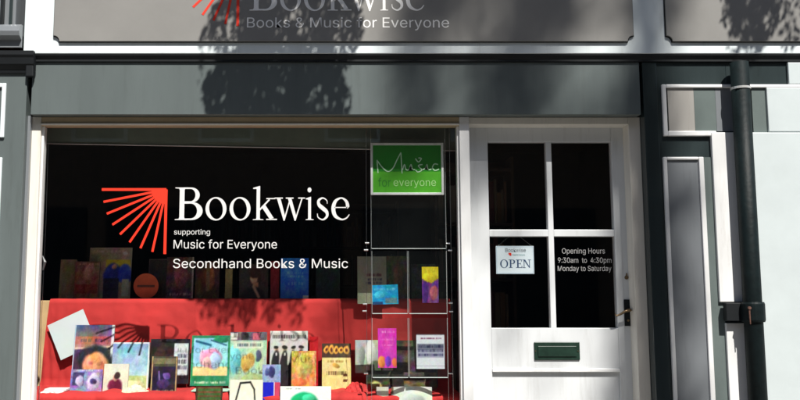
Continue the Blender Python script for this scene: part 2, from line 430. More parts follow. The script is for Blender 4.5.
# left pilaster with capital, panel moulding
pl = obj('pilaster', boxes((WX0, X(22.5), -.008, .25, .0, z_fr-.0005)), M_grey, shop, .003)
bm = bmesh.new()
prism_x(bm, [(-.009, Z(74)), (-.020, Z(74)), (-.024, Z(71)), (-.045, Z(66)), (-.050, Z(60)), (-.058, Z(57.5)), (-.058, Z(53.5)), (-.009, Z(53.5))], WX0, X(33.5, -.05, 60))
obj('capital', bm, M_black, pl)
bm = bmesh.new(); bx(bm, X(26, -.03, 70), X(34, -.03, 70), -.04, -.009, Z(77, -.03), Z(62, -.03)); obj('capital_bracket', bm, M_black, pl, .006)
ml = X(5, -.02, 110)
def frame_bm(x0, x1, z0, z1, wd, y0, y1):
    return boxes((x0, x0+wd, y0, y1, z0, z1), (x1-wd, x1, y0, y1, z0, z1), (x0+wd, x1-wd, y0, y1, z0, z0+wd), (x0+wd, x1-wd, y0, y1, z1-wd, z1))
obj('panel_moulding', frame_bm(ml-.35, ml, Z(138), Z(84), .022, -.022, -.0085), M_fasw, pl, .003)
obj('panel_moulding', frame_bm(ml-.35, ml-.004, .3, Z(158), .022, -.022, -.0085), M_fasw, pl, .003)
# thin reveal strip between pilaster and frame
obj('reveal', boxes((X(22.5)+.0005, X(27.5, .03), .028, .25, 0, z_lin-.001)), M_mauve, shop)
# carved console between the sign boards at the top left
cb = obj('console', boxes((WX0, X(15, -.06, 10), -.05, .25, Z(30, -.05), 3.32)), M_mauve, shop, .004)
bm = bmesh.new()
prism_x(bm, [(-.04, Z(50)), (-.05, Z(50)), (-.052, Z(43)), (-.085, Z(40)), (-.092, Z(36)), (-.085, Z(31)), (-.06, Z(28)), (-.04, Z(28))], WX0, X(20.5, -.07, 35))
obj('console_roll', bm, M_mauve, cb)
for k, (a, b) in enumerate(((-30, -5), (0, 4.5), (9, 12.5))):
    obj('console_flute', boxes((X(a, -.06, 10), X(b, -.06, 10), -.062, -.0505, Z(26, -.06), 3.25)), M_dteal if k != 1 else M_black, cb, .005)
# upper wall and parapet, and body of the building
obj('upper_wall', boxes((WX0, WX1, .02, .35, 3.322, 6.6)), M_upwall, shop)
obj('sign_board_coping', boxes((WX0, WX1, -.10, .02, 3.321, 3.37)), M_slate, shop, .004)
obj('parapet', boxes((WX0, WX1, -.06, .4, 6.602, 6.75)), M_kerb, shop, .01)
for xc in (-1.6, .6, 2.8):
    wf = obj('upper_window', frame_bm(xc-.45, xc+.45, 4.1, 5.6, .06, -.01, .019), M_fasw, shop, .004)
    obj('pane', boxes((xc-.39, xc+.39, .0, .01, 4.16, 5.54)), M_pelmet, wf)
# interior
def room():
    x0, x1, y1, zc = -2.7, 2.4, 5.0, 2.75
    obj('interior_wall', boxes((x0-.1, x0, .26, y1, 0, zc), (x1, x1+.1, .26, y1, 0, zc), (x0, x1, y1, y1+.1, 0, zc)), M_dark, shop)
    obj('ceiling', boxes((x0, x1, .252, y1, zc, zc+.1)), M_dark, shop)
    obj('shop_floor', boxes((x0, x1, .26, y1, .005, .05)), M_floor, shop)
room()
obj('side_wall', boxes((WX0, -2.85, .26, 5.4, 0, 6.6), (WX1-.05, WX1, .26, 5.4, 0, 6.6), (WX0, WX1, 5.35, 5.45, 0, 6.6)), M_brick, shop)
obj('roof', boxes((WX0, WX1, .36, 5.5, 6.5, 6.6)), M_slate, shop)
obj('stall_riser', boxes((X(27.5, YF), X(463, YF), .05, .25, 0, .42)), M_grey, shop, .004)

# ---- window
z_wt = Z(125.5, YF); z_wb = .48
win = obj('display_window', boxes((X(27.5, YF)+.0005, X(38, YF), YF, .125, .42, z_lin-.001),        # left post
                                  (X(38, YF), X(460.5, YF), YF-.02, .16, .42, z_wb)), M_cream, shop, .003)
obj('window_header', boxes((X(38, YF)+.0003, X(460.5, YF)-.0003, YF+.004, .125, z_wt, z_lin-.001)), M_tan, win, .002)
obj('header_bead', boxes((X(38, YF)+.0003, X(460.5, YF)-.0003, YF-.006, YF+.0035, z_wt+.002, z_wt+.012)), M_cream, win, .002)
obj('window_bead', boxes((X(38, YF)+.0003, X(38, YF)+.012, YF+.018, .12, z_wb, z_wt-.0005)), M_white, win, .002)
obj('window_bead', boxes((X(460.5, YF)-.012, X(460.5, YF)-.0003, YF+.018, .12, z_wb, z_wt-.0005)), M_white, win, .002)
obj('mullion', boxes((X(460.5, YF), X(470.5, YF), YF, YD+.05, 0.0, z_lin-.001)), M_white, shop, .003)
obj('glass', boxes((X(38, YF)+.0005, X(460.5, YF)-.0005, YG, YG+.006, z_wb, z_wt)), M_glass, win)
YT = YG-.0005
obj('shop_name_lettering', serif_word(0, 220, 32.5, YT, sheet=True), M_vinyl, win)
obj('sun_ray_emblem', sun_rays(166.3, 189.5, 64.5, YT, 2.4), M_rays, win)
def tl(s, x0, x1, base, cap, par, Y, nm='window_lettering', bold=0.0, m=None):
    h = Z(base-cap, Y)-Z(base, Y)
    words_obj(nm, text_mesh(s, X(x0, Y, base), X(x1, Y, base), Z(base, Y), h, Y, bold=bold, sheet=True), m or M_vinyl, par, h*.27)
tl('supporting', 174, 210, 234.5, 5.2, win, YT)
tl('Music for Everyone', 173.5, 277, 248.5, 8.6, win, YT)
tl('Secondhand Books & Music', 173, 348, 268, 9.2, win, YT)
# blind cassette along the top, slightly out of true
bm = bmesh.new(); yb = .30
pts = [(X(36, yb, 150), Z(112, yb)), (X(463, yb, 150), Z(112, yb)), (X(463, yb, 150), Z(150.5, yb)), (X(36, yb, 150), Z(143, yb))]
prism_y(bm, pts, yb, yb+.02); bl = obj('blind', bm, M_pelmet, win)
bm = bmesh.new(); tube(bm, [(X(36, yb, 150), yb-.004, Z(143.5, yb)), (X(463, yb, 150), yb-.004, Z(151, yb))], .0035, 8); obj('blind_bar', bm, M_pale, bl)

# ---- door
zdt = Z(127, YD)
obj('door_frame', boxes((X(470.5, YF)+.0005, X(632, YF), YF+.01, .25, Z(124, YF), z_lin-.001), (X(632, YF), X(641.5, .09), YF+.01, .25, 0, z_lin-.001)), M_cream, shop, .003)
def dx(px): return X(px, YD, 235)
d_l, d_r = X(470.5, YF)+.004, dx(635.5)
gx = [(488.5, 546.5), (552, 611)]
zt0, zt1 = Z(142, YD), Z(229.5, YD); zb0, zb1 = Z(236.5, YD), Z(328, YD)
y0, y1 = YD, YD+.045
xa, xb, xc, xd = dx(489.5), dx(548.5), dx(554), dx(614.5)
door = obj('door', boxes((d_l, xa, y0, y1, .02, zdt), (xd, d_r, y0, y1, .02, zdt), (xa, xd, y0, y1, zt0, zdt), (xa, xd, y0, y1, zb1-.22, zb1),
                          (xb, xc, y0+.003, y1, zb1, zt0), (xa, xb, y0+.003, y1, zb0, zt1), (xc, xd, y0+.003, y1, zb0, zt1), (xa, xd, y0, y1, .02, .25)), M_door, shop, .003)
obj('door_panel', boxes((xa+.0005, xd-.0005, y0+.014, y1-.005, .25, zb1-.2205)), M_door, door)
obj('door_moulding', boxes((xa, xd, y0-.007, y0-.0005, Z(372, YD), Z(368.5, YD))), M_white, door, .003)
obj('glass', boxes((xa+.001, xd-.001, y0+.02, y0+.024, zb1+.001, zt0-.001)), M_glass, door)
YDG = y0+.0195
for s, a, b, base in (('Opening Hours', 562, 605, 253.5), ('9:30am  to  4:30pm', 558, 611.5, 262.8), ('Monday to Saturday', 557.8, 611.5, 271)):
    tl(s, a, b, base, 5.2, door, YDG, 'opening_hours_lettering', m=M_dimlett)
lb = obj('letter_box', boxes((X(534, YD, 350), X(579.5, YD, 350), y0-.008, y0-.0005, Z(360, YD), Z(342, YD))), M_green, door, .003)
obj('letter_flap', boxes((X(537.5, YD, 350), X(576, YD, 350), y0-.013, y0-.0085, Z(356.5, YD), Z(346, YD))), M_green, lb, .003)
for px_ in (535.5, 578): 
    bm = bmesh.new(); p_ = at(px_, 351, YD-.009); tube(bm, [p_, p_+Vector((0, -.003, 0))], .003, 8); obj('screw', bm, M_brass, lb)
obj('lock_plate', boxes((X(624, YD, 312), X(631, YD, 312), y0-.006, y0-.0005, Z(326, YD), Z(299.5, YD))), M_black, door, .002)
bm = bmesh.new(); hx, hz = X(627.5, YD, 312), Z(310, YD)
tube(bm, [(hx, y0-.006, hz), (hx, y0-.045, hz), (hx-.012, y0-.052, hz-.001)], [.009, .008, .007], 10)
tube(bm, [(hx, y0-.05, hz), (hx-.03, y0-.052, hz-.006), (hx-.055, y0-.05, hz-.022), (hx-.075, y0-.048, hz-.03), (hx-.083, y0-.045, hz-.02)], [.008, .007, .006, .005, .004], 10)
tube(bm, [(hx, y0-.006, hz-.055), (hx, y0-.012, hz-.055)], [.007, .006], 10)
obj('door_handle', bm, M_brass, door, smooth=True)
bm = bmesh.new(); kx, kz = X(626.5, YD, 277), Z(277.5, YD)
tube(bm, [(kx, y0-.0005, kz), (kx, y0-.006, kz)], [.011, .009], 16)
prism_y(bm, [(kx-.004, kz+.008), (kx+.004, kz+.008), (kx+.002, kz+.024), (kx-.002, kz+.024)], y0-.005, y0-.0005)
obj('keyhole_cover', bm, M_brass, door)
obj('door_step', boxes((X(470.5, YF), X(641, YF), -.12, .249, .003, .12)), M_kerb, shop, .006)
# ---- right pilaster and the panelled bay beyond it
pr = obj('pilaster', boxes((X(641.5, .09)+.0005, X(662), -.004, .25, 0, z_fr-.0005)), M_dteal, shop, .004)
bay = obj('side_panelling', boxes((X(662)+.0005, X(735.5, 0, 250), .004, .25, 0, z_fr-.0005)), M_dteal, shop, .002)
px0 = X(663.5, -.01, 130)
# upper panel; reflection bands in its gloss are painted as coloured boards
zu0, zu1 = Z(136, -.01), Z(84.5, -.01)
def hb(a, b, t0, t1, y0=-.016, y1=.0035): return (a, b, y0, y1, t0, t1)
xr = X(716, -.01, 130)
um = obj('panel_moulding', boxes(hb(px0, px0+.022, zu0, zu1), hb(px0+.022, 2.45, zu1-.018, zu1), hb(px0+.022, xr, zu0, zu0+.027)), M_white, bay, .004)
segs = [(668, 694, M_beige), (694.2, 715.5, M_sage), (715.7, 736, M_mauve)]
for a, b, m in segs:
    obj('reflection_inset', boxes((X(a, 0, 110), X(b, 0, 110), -.004, .0035, zu0+.0275, zu1-.0185)), m, bay)
# lower panel, gloss reflections again put into board colours
lx0, lx1 = X(667, -.01, 250), X(703, -.01, 250); zl1 = Z(157, -.01)
obj('panel_moulding', boxes(hb(lx0, lx0+.020, .3, zl1), hb(lx1-.0, lx1+.026, .3, zl1), hb(lx0+.020, lx1-.0005, zl1-.015, zl1)), M_white, bay, .004)
obj('reflection_inset', boxes((lx0+.0205, lx1-.0005, -.004, .0035, .3, zl1-.0155)), M_mauve, bay)
obj('reflection_inset', boxes((lx1+.0265, lx1+.1, -.004, .0035, .3, zl1)), M_sage, bay)
# bright reflections left and right of the pipe, built as white boards
obj('reflection_board', boxes((X(717.5, -.02, 250), X(741, -.02, 250), -.02, .003, Z(302), Z(133))), M_white, bay, .003)
obj('reflection_board', boxes((X(728, -.02, 360), X(752, -.02, 360), -.02, .003, .3, Z(323))), M_white, bay, .003)
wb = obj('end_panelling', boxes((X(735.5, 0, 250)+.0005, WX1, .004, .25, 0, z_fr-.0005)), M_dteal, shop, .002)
obj('reflection_board', boxes((X(758, -.02, 250), 3.4, -.02, .003, .0, Z(133))), M_sidew, wb, .004)
obj('reflection_board', boxes((X(768, -.02, 110), 3.4, -.018, .003, Z(132.4), zu1-.0185)), M_sidew, wb, .004)
obj('reflection_board', boxes((X(789, -.02, 70), 3.4, -.014, .003, zu1+.001, Z(63))), M_sidew, wb, .004)
obj('reflection_inset', boxes((X(753, -.01, 110), X(767.5, -.01, 110), -.004, .0035, Z(132.4), zu1-.0185)), M_sage, wb)
# drainpipe
dp = thing('drainpipe', 'black cast iron drainpipe with collar running down beside the white reflection boards', 'drainpipe', (X(750, -.08, 250), -.075, 0))
dpx = dp.location.x
zt = Z(63, -.07)
bm = bmesh.new(); tube(bm, [(dpx, -.075, .02), (dpx, -.075, 1.2), (dpx, -.075, zt)], .046, 24); obj('pipe', bm, M_pipe, dp, smooth=True)
for pz in (312,):
    bm = bmesh.new(); z0 = Z(pz+10, -.08); z1 = Z(pz-10, -.08)
    tube(bm, [(dpx, -.075, z0), (dpx, -.075, z0+.01), (dpx, -.075, z1-.01), (dpx, -.075, z1)], [.054, .058, .058, .054], 24)
    obj('collar', bm, M_pipe, dp, smooth=False)
    obj('bracket', boxes((X(725.5, -.05, pz), dpx-.05, -.06, -.021, z0+.004, z1-.004)), M_black, dp, .004)
    bm = bmesh.new(); tube(bm, [(dpx-.04, -.118, z1-.03), (dpx-.04, -.128, z1-.03)], .008, 10); tube(bm, [(dpx-.040, -.12, z1-.04), (dpx-.039, -.122, z0-.01)], [.005, .003], 8)
    obj('rusty_bolt', bm, M_rust, dp)
bm = bmesh.new(); tube(bm, [(dpx, -.075, Z(86.5, -.12)-.006), (dpx, -.075, Z(86.5, -.12)+.006)], .050, 24)
obj('pipe_strap', bm, M_pale, dp)

# =================================================================== WINDOW DISPLAY
YLD = .64                        # front face of the upper ledge
zL = Z(299.5, YLD)               # upper ledge top
YS = .28                         # front of the lower step
zS = Z(392, .42)                 # lower step top
zB = zS-.16
tag(obj('display_bench', boxes((X(40, YLD, 302), X(449, YLD), YLD+.008, 1.18, .06, zL-.006), (X(37, YS, 390), X(452, YS), YS+.008, YLD+.006, .06, zS-.006),
        (X(34, .17, 390), X(455, .17), .17, YS+.006, .06, zB-.006)), M_wood, None, .003), 'pale plywood stepped display bench, showing at the left under the red cloth', 'bench')
def cloth():
    prof = [(1.19, zL-.3), (1.185, zL+.003), (YLD+.01, zL+.003), (YLD-.004, zL-.012), (YLD-.012, zL-.1), (YLD-.016, zS+.05), (YLD-.03, zS+.008), (YS+.012, zS+.004), (YS-.006, zS-.012), (YS-.01, zB+.02), (YS-.03, zB+.006), (.17, zB+.004)]
    pp = []
    for i in range(len(prof)-1):
        a, b = prof[i], prof[i+1]; n = max(2, int(math.hypot(b[0]-a[0], b[1]-a[1])/.012))
        for k in range(n): pp.append((a[0]+(b[0]-a[0])*k/n, a[1]+(b[1]-a[1])*k/n))
    pp.append(prof[-1]); NX = 240; bm = bmesh.new(); rows = []
    rnd = random.Random(3)
    fold = [(rnd.uniform(-2, .8), rnd.uniform(.02, .06), rnd.uniform(-.5, 1)) for _ in range(34)]
    for j, (y, z) in enumerate(pp):
        t = max(0, min(1, (zL-z)/(zL-zS))); r = []
        xl = X(50, YLD, 302)*(1-t)+X(41, YLD, 390)*t; xrr = X(450, YLD, 302)
        for i in range(NX+1):
            x = xl+(xrr-xl)*i/NX
            d = sum(a*math.exp(-((x-c)/s)**2) for c, s, a in fold)*.013*min(1, t*2.2+.16)
            d += (.004*math.sin(x*9+3*t)+.0022*math.sin(x*31+9*t+2*math.sin(x*5)))*t+.0012*math.sin(x*17+z*40)*math.sin(x*7-z*23)
            q3 = Vector((x*5.5, z*7, y*7)); nz = noise.noise(q3)*.010+noise.noise(q3*2.7)*.005
            d += nz*min(1, .25+t*1.5)
            if x < xl+.22: d += .012*math.sin((x-xl)*70+z*9)*min(1, t*1.6)*(1-(x-xl)/.22)
            sag = .004*math.sin(x*13)*(1 if y > YLD-.02 else .3)
            if y > YLD+.02 or YS+.02 < y < YLD-.04: r.append(bm.verts.new((x, y, z+abs(d)*.9+.001)))
            else: r.append(bm.verts.new((x, y-abs(d)-.002, z)))
        rows.append(r)
    for j in range(len(rows)-1):
        for i in range(NX): bm.faces.new((rows[j][i], rows[j][i+1], rows[j+1][i+1], rows[j+1][i]))
    bmesh.ops.recalc_face_normals(bm, faces=bm.faces)
    o = obj('red_cloth', bm, M_red, None, smooth=True)
    tag(o, 'bright red cloth draped over the stepped display bench in the window', 'cloth')
cloth()

# ---- printed covers
class Cv:
    def __init__(s, w, h, bg, noise=10, seed=1):
        s.w, s.h = w, h; s.r = np.random.RandomState(seed); s.a = np.zeros((h, w, 3)); s.a[:] = bg; s.n = noise; s.gain = .80
        s.yy, s.xx = np.mgrid[0:h, 0:w]; s.u = (s.xx+.5)/w; s.v = (s.yy+.5)/h     # v: 0 top, 1 bottom
        def sm(n):
            g = s.r.uniform(-1, 1, (n+2, n+2)); U = s.u*n; V = s.v*n; i = U.astype(int); j = V.astype(int); fu = U-i; fv = V-j
            fu = fu*fu*(3-2*fu); fv = fv*fv*(3-2*fv)
            return (g[j, i]*(1-fu)+g[j, i+1]*fu)*(1-fv)+(g[j+1, i]*(1-fu)+g[j+1, i+1]*fu)*fv
        s.wu = s.u+sm(5)*.028+sm(11)*.014; s.wv = s.v+sm(5)*.028+sm(11)*.014
    def rect(s, x0, y0, x1, y1, c, k=1.0):
        m = (s.u >= x0)&(s.u < x1)&(s.v >= y0)&(s.v < y1); s.a[m] = s.a[m]*(1-k)+np.array(c)*k; return s
    def el(s, cx, cy, rx, ry, c, k=1.0):
        d = ((s.wu-cx)/rx)**2+((s.wv-cy)/ry)**2; f = np.clip((1.2-d)/.45, 0, 1)[..., None]*k; sh = 1+.28*((cx-s.u)/rx*.6+(cy-s.v)/ry*.5)[..., None].clip(-1, 1); s.a = s.a*(1-f)+np.array(c)*sh*f; return s
    def line(s, x0, y0, x1, y1, t, c):
        dx, dy = x1-x0, y1-y0; L = dx*dx+dy*dy+1e-9; k = np.clip(((s.u-x0)*dx+(s.v-y0)*dy)/L, 0, 1)
        d = np.hypot(s.u-x0-k*dx, s.v-y0-k*dy); f = np.clip((t-d)/(t*.5), 0, 1)[..., None]; s.a = s.a*(1-f)+np.array(c)*f; return s
    def grad(s, c0, c1, y0=0, y1=1):
        m = (s.v >= y0)&(s.v <= y1); t = ((s.v-y0)/(y1-y0))[..., None]; g = np.array(c0)*(1-t)+np.array(c1)*t; s.a[m] = g[m]; return s
    def words(s, x0, x1, y0, y1, c, rows=1, fill=.62):
        rh = (y1-y0)/rows
        for r in range(rows):
            x = x0+s.r.uniform(0, .08)
            while x < x1:
                wd = s.r.uniform(.02, .05)
                if s.r.rand() < fill+.15: s.rect(x, y0+r*rh+rh*s.r.uniform(.1, .2), min(x1, x+wd*.7), y0+r*rh+rh*.8, c, .85)
                x += wd
        return s
    def mottle(s, k, cells=6, x0=0, y0=0, x1=1, y1=1):
        g = s.r.uniform(-1, 1, (cells+2, cells+2, 3)); U = s.u*cells; V = s.v*cells
        i = U.astype(int); j = V.astype(int); fu = (U-i)[..., None]; fv = (V-j)[..., None]
        n = (g[j, i]*(1-fu)+g[j, i+1]*fu)*(1-fv)+(g[j+1, i]*(1-fu)+g[j+1, i+1]*fu)*fv
        m = (s.u >= x0)&(s.u < x1)&(s.v >= y0)&(s.v < y1); s.a[m] = (s.a+n*k)[m]; return s
    def out(s):
        s.mottle(s.n*1.2, 12).mottle(s.n*1.2, 24)
        for cells, k in ((7, 1.5), (13, 1.5), (21, 1.3)):     # tonal structure like a screened photograph
            g = s.r.uniform(-1, 1, (cells+2, cells+2)); U = s.wu.clip(0, .999)*cells; V = s.wv.clip(0, .999)*cells; i = U.astype(int); j = V.astype(int); fu = U-i; fv = V-j
            nn = (g[j, i]*(1-fu)+g[j, i+1]*fu)*(1-fv)+(g[j+1, i]*(1-fu)+g[j+1, i+1]*fu)*fv
            sat = (s.a.max(2)-s.a.min(2)+25).clip(0, 90)/90
            s.a = s.a+(nn*s.n*k*sat*1.0)[..., None]
        p_ = np.pad(s.a, ((1, 1), (1, 1), (0, 0)), 'edge'); s.a = (p_[1:-1, 1:-1]*4+p_[:-2, 1:-1]+p_[2:, 1:-1]+p_[1:-1, :-2]+p_[1:-1, 2:])/8
        a = np.clip(s.a+s.r.normal(0, s.n, (s.h, s.w, 1)), 2, 250)/255
        return np.clip(np.where(a <= .04045, a/12.92, ((a+.055)/1.055)**2.4)*s.gain, 0, .85)
def printed(cv, w_, h_, y=0.0, thick=.001, curl=0.0):
    """grid mesh (local: x centred, z from 0, facing -Y) with a printed front and a thin back"""
    H, W = cv.h, cv.w; col = cv.out()[::-1]
    xs = np.linspace(-w_/2, w_/2, W); zs = np.linspace(0, h_, H)
    V = [(x, y - curl*math.sin(math.pi*(i/(W-1))), z) for z in zs for i, x in enumerate(xs)]
    Fc = [(j*W+i, j*W+i+1, (j+1)*W+i+1, (j+1)*W+i) for j in range(H-1) for i in range(W-1)]
    n = len(V)
    cn = [0, W-1, H*W-1, (H-1)*W]
    rim = list(range(0, W)) + [j*W+W-1 for j in range(1, H)] + [(H-1)*W+i for i in range(W-2, -1, -1)] + [j*W for j in range(H-2, 0, -1)]
    back = []
    for r in rim: back.append(len(V)); V.append((V[r][0], y+thick, V[r][2]))
    for k in range(len(rim)):
        k2 = (k+1) % len(rim); Fc.append((rim[k2], rim[k], back[k], back[k2]))
    Fc.append(tuple(back[::-1]) if False else tuple(back))
    me = bpy.data.meshes.new('print'); me.from_pydata(V, [], Fc)
    cs = np.ones((len(V), 4)); cs[:n, :3] = col.reshape(-1, 3)
    for k, r in enumerate(rim): cs[n+k, :3] = cs[r, :3]
    ca = me.color_attributes.new('print', 'FLOAT_COLOR', 'POINT'); ca.data.foreach_set('color', cs.ravel())
    me.update(); return me
def box_me(x0, x1, y0, y1, z0, z1, bm=None):
    bm = boxes((x0, x1, y0, y1, z0, z1)); me = bpy.data.meshes.new('b'); bm.to_mesh(me); bm.free(); return me
def child(name, me, m, par):
    o = bpy.data.objects.new(name, me); C.objects.link(o); me.materials.append(m); o.parent = par; return o
CVN = {}
def place(name, label, cat_, px0, px1, py0, py1, Y, cv, thick=0, lean=8, roll=0, base=None, group=None, curl=0, yaw=0, spine=None):
    """cover filling photo box px/py at depth Y; thick>0 makes it a book with pages"""
    row = (py0+py1)/2
    xa, xb = X(px0, Y, row), X(px1, Y, row); z0, z1 = Z(py1, Y), Z(py0, Y)
    if base is not None: z0 = base
    lr = math.radians(lean); h_ = (z1-z0)/math.cos(lr); w_ = xb-xa
    me = printed(cv, w_, h_, 0, .0012, curl)
    rot = (-lr, math.radians(roll), math.radians(yaw))
    # rotate so that the top leans away from the street
    loc = ((xa+xb)/2, Y, z0+.001)
    if thick:
        e = bpy.data.objects.new(name, None); C.objects.link(e); e.location = loc; e.rotation_euler = rot; e.empty_display_size = .05
        child('cover', me, M_print, e)
        child('page_block', box_me(-w_/2+.002, w_/2-.003, .0014, thick, .002, h_-.003), M_page, e)
        sm = bpy.data.meshes.new('s'); bm = boxes((-w_/2-.0012, -w_/2+.0008, .0013, thick+.001, 0, h_), (-w_/2+.0008, w_/2, thick+.0002, thick+.0015, 0, h_)); bm.to_mesh(sm); bm.free()
        if spine is None: spine = tuple(cv.a.mean((0, 1)))
        key = tuple(int(c/24) for c in spine)
        if key not in CVN: CVN[key] = mat('book_spine_card', tuple(c*.8 for c in S(*spine)), .45, .1, 20)
        child('spine', sm, CVN[key], e)
        o = e
    else:
        o = bpy.data.objects.new(name, me); C.objects.link(o); me.materials.append(M_print); o.location = loc; o.rotation_euler = rot
    tag(o, label, cat_, group); return o

W_ = (240, 240, 236)
# ---------- back row on the upper ledge (in the gloom)
YU = .80; GU = 'books and records standing along the upper ledge'
bz = zL+.006
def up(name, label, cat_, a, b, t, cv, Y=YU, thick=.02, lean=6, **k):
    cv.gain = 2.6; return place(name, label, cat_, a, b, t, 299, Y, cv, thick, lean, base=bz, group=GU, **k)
c = Cv(24, 50, (120, 112, 84), 6, 1).mottle(16, 4); up('book', 'plain dull olive book at the left end of the upper ledge', 'book', 59, 75, 259.5, c, .86)
c = Cv(34, 50, (92, 62, 50), 8, 2).mottle(18, 5).el(.6, .3, .25, .22, (120, 92, 80)).rect(.05, .62, .95, .86, (90, 30, 26)).words(.1, .9, .04, .12, (150, 120, 100)); up('book', 'brown book with a faded portrait and dark red band, overlapping the olive book', 'book', 74, 98, 261.5, c, .80)
c = Cv(56, 66, (118, 110, 96), 7, 3).mottle(14, 5).rect(.4, .24, .97, .40, (150, 146, 30)).el(.55, .55, .22, .25, (20, 34, 120)).el(.85, .52, .16, .18, (24, 50, 160)).rect(.36, .6, .72, 1, (14, 18, 50)).rect(.78, .62, .95, .96, (130, 150, 130)).el(.6, .38, .07, .05, (150, 110, 90)).el(.85, .12, .06, .03, (190, 180, 170)).words(.1, .8, .05, .12, (150, 140, 130))
up('record_sleeve', 'tall record sleeve with figures in blue below a yellow strip', 'record', 88, 130.5, 247.5, c, .88, .006)
c = Cv(36, 36, (20, 16, 14), 3, 4).el(.5, .5, .5, .5, (190, 78, 34)).words(.2, .8, .46, .54, (120, 50, 20)); 
def disc():
    a, b = X(133.5, .76, 286), X(158.5, .76, 286); r = (b-a)/2; e = thing('record_disc', 'round orange disc standing on the upper ledge beside the blue figures', 'record', ((a+b)/2, .76, bz+r), GU)
    bm = bmesh.new(); tube(bm, [(e.location.x, .76, bz+r), (e.location.x, .763, bz+r)], r, 40)
    for v in bm.verts: v.co.z = v.co.z
    obj('disc', bm, mat('orange_label', (.62, .14, .05), .4, .2, 12), e)
    obj('label_strip', boxes((e.location.x-r*.7, e.location.x+r*.7, .7585, .7597, bz+r-.008, bz+r+.006)), mat('brown_label_strip', (.12, .05, .03), .5, .3, 60), e)
disc()
c = Cv(34, 50, (38, 32, 30), 5, 5).mottle(10, 5).rect(0, 0, 1, .03, (90, 84, 80)).rect(0, 0, .04, 1, (70, 64, 60)); up('book', 'very dark book with a thin pale edge behind the orange disc', 'book', 148, 168, 259, c, .86)
c = Cv(44, 50, (52, 36, 42), 8, 6).mottle(22, 6).el(.55, .45, .25, .3, (96, 52, 56)).words(.1, .9, .86, .93, (140, 120, 120)).rect(.93, 0, 1, 1, (110, 100, 96)); up('book', 'dark plum book with a faint pink figure on its cover', 'book', 166, 193, 257, c, .80)
c = Cv(40, 50, (58, 32, 18), 7, 7).mottle(22, 5).el(.62, .45, .2, .3, (120, 66, 34)).rect(.45, .1, .6, .8, (92, 74, 52)); up('book', 'brown book with a tan streak, right of the plum book', 'book', 195, 219, 261, c, .82)
c = Cv(14, 40, (124, 110, 66), 6, 8); up('book', 'narrow yellowish book left of the portrait', 'book', 225, 232, 269, c, .84)
c = Cv(44, 50, (46, 36, 32), 5, 9).mottle(9, 5).el(.55, .42, .15, .17, (176, 128, 98)).el(.55, .28, .2, .16, (40, 20, 12)).el(.70, .42, .06, .2, (40, 20, 12)).rect(.48, .55, .66, .68, (150, 104, 80)).el(.5, 1.0, .4, .35, (18, 12, 14)).line(.5, .66, .68, .95, .06, (160, 120, 100)); up('book', 'dark book with the portrait of a brown haired woman', 'book', 239, 268, 264, c, .80)
c = Cv(14, 50, (112, 14, 22), 5, 10); up('book', 'slim dark red book between the portrait and the blue book', 'book', 270.5, 279, 261, c, .82)
c = Cv(50, 64, (30, 82, 172), 7, 11).mottle(16, 5).words(.1, .9, .12, .24, (120, 160, 220), 1).words(.2, .8, .34, .5, (80, 130, 210), 2).words(.15, .85, .58, .7, (90, 130, 200)).rect(.8, .92, 1, 1, (150, 180, 210)); up('book', 'bright blue book standing on the upper ledge below the Music lettering', 'book', 280.5, 308.5, 258, c, .76)
c = Cv(40, 40, (24, 40, 34), 5, 12).mottle(12, 5); up('book', 'dark green book right of the bright blue book', 'book', 316, 340, 262, c, .86)
c = Cv(50, 90, (168, 166, 146), 5, 13).mottle(8, 4).words(.28, .85, .35, .44, (110, 60, 70), 1, .8).words(.28, .85, .45, .60, (60, 60, 90), 2, .8); place('notice', 'cream printed sheet with dark lines of text behind the acrylic holders', 'notice', 357.5, 386.5, 256.5, 304, .56, c, 0, 3)
c = Cv(40, 64, (62, 54, 38), 8, 14).mottle(26, 6).el(.5, .5, .2, .25, (90, 60, 36)); up('book', 'mottled brown book behind the upper left acrylic pocket', 'book', 387, 410, 256, c, .80)
c = Cv(40, 50, (40, 50, 44), 8, 15).mottle(20, 6); up('book', 'dark grey green book behind the upper right acrylic pocket', 'book', 412, 436, 264, c, .84)
# ---------- middle row on the lower step
GM = 'books and records standing on the lower step'
def mid(name, label, cat_, a, b, t, bt, cv, Y, thick=.018, lean=10, **k): return place(name, label, cat_, a, b, t, bt, Y, cv, thick, lean, group=GM, **k)
c = Cv(40, 44, (226, 236, 240), 1, 20).mottle(4, 3)
place('sheet_of_paper', 'blank white sheet tilted against the red cloth behind the sunset book', 'paper', 60, 99, 314, 352, .575, c, 0, 5, roll=-25)
c = Cv(70, 84, (70, 60, 90), 8, 21).grad((60, 84, 130), (200, 120, 110), 0, .35).rect(.0, .18, .92, .30, (190, 96, 90)).words(.1, .9, .2, .28, (90, 60, 90)).line(0, .36, 1, .33, .02, (230, 190, 170)).mottle(26, 7).rect(.93, 0, 1, 1, (225, 225, 230)).rect(0, 0, .03, 1, (200, 220, 240)).el(.55, .56, .46, .25, (34, 32, 42)).el(.58, .62, .34, .19, (232, 156, 108)).el(.47, .575, .07, .03, (176, 106, 80), .7).el(.70, .575, .07, .03, (176, 106, 80), .7).el(.59, .63, .05, .05, (246, 180, 136), .6).mottle(14, 9)
mid('book', 'book with a sunset sky above a dark haired face', 'book', 71, 111, 325.5, 392, c, .50, .012)
c = Cv(70, 96, (150, 190, 214), 8, 22)
c.grad((120, 170, 214), (196, 220, 230), 0, .62).rect(0, .62, 1, 1, (200, 208, 150)).mottle(18, 6).el(.6, .84, .3, .12, (226, 226, 170)).rect(0, 0, 1, .03, (225, 232, 240)).rect(.96, 0, 1, 1, (240, 244, 240))
mid('book', 'tall book with a pale blue sky above a pale green field', 'book', 110.5, 147.5, 343, 396, c, .46, .015)
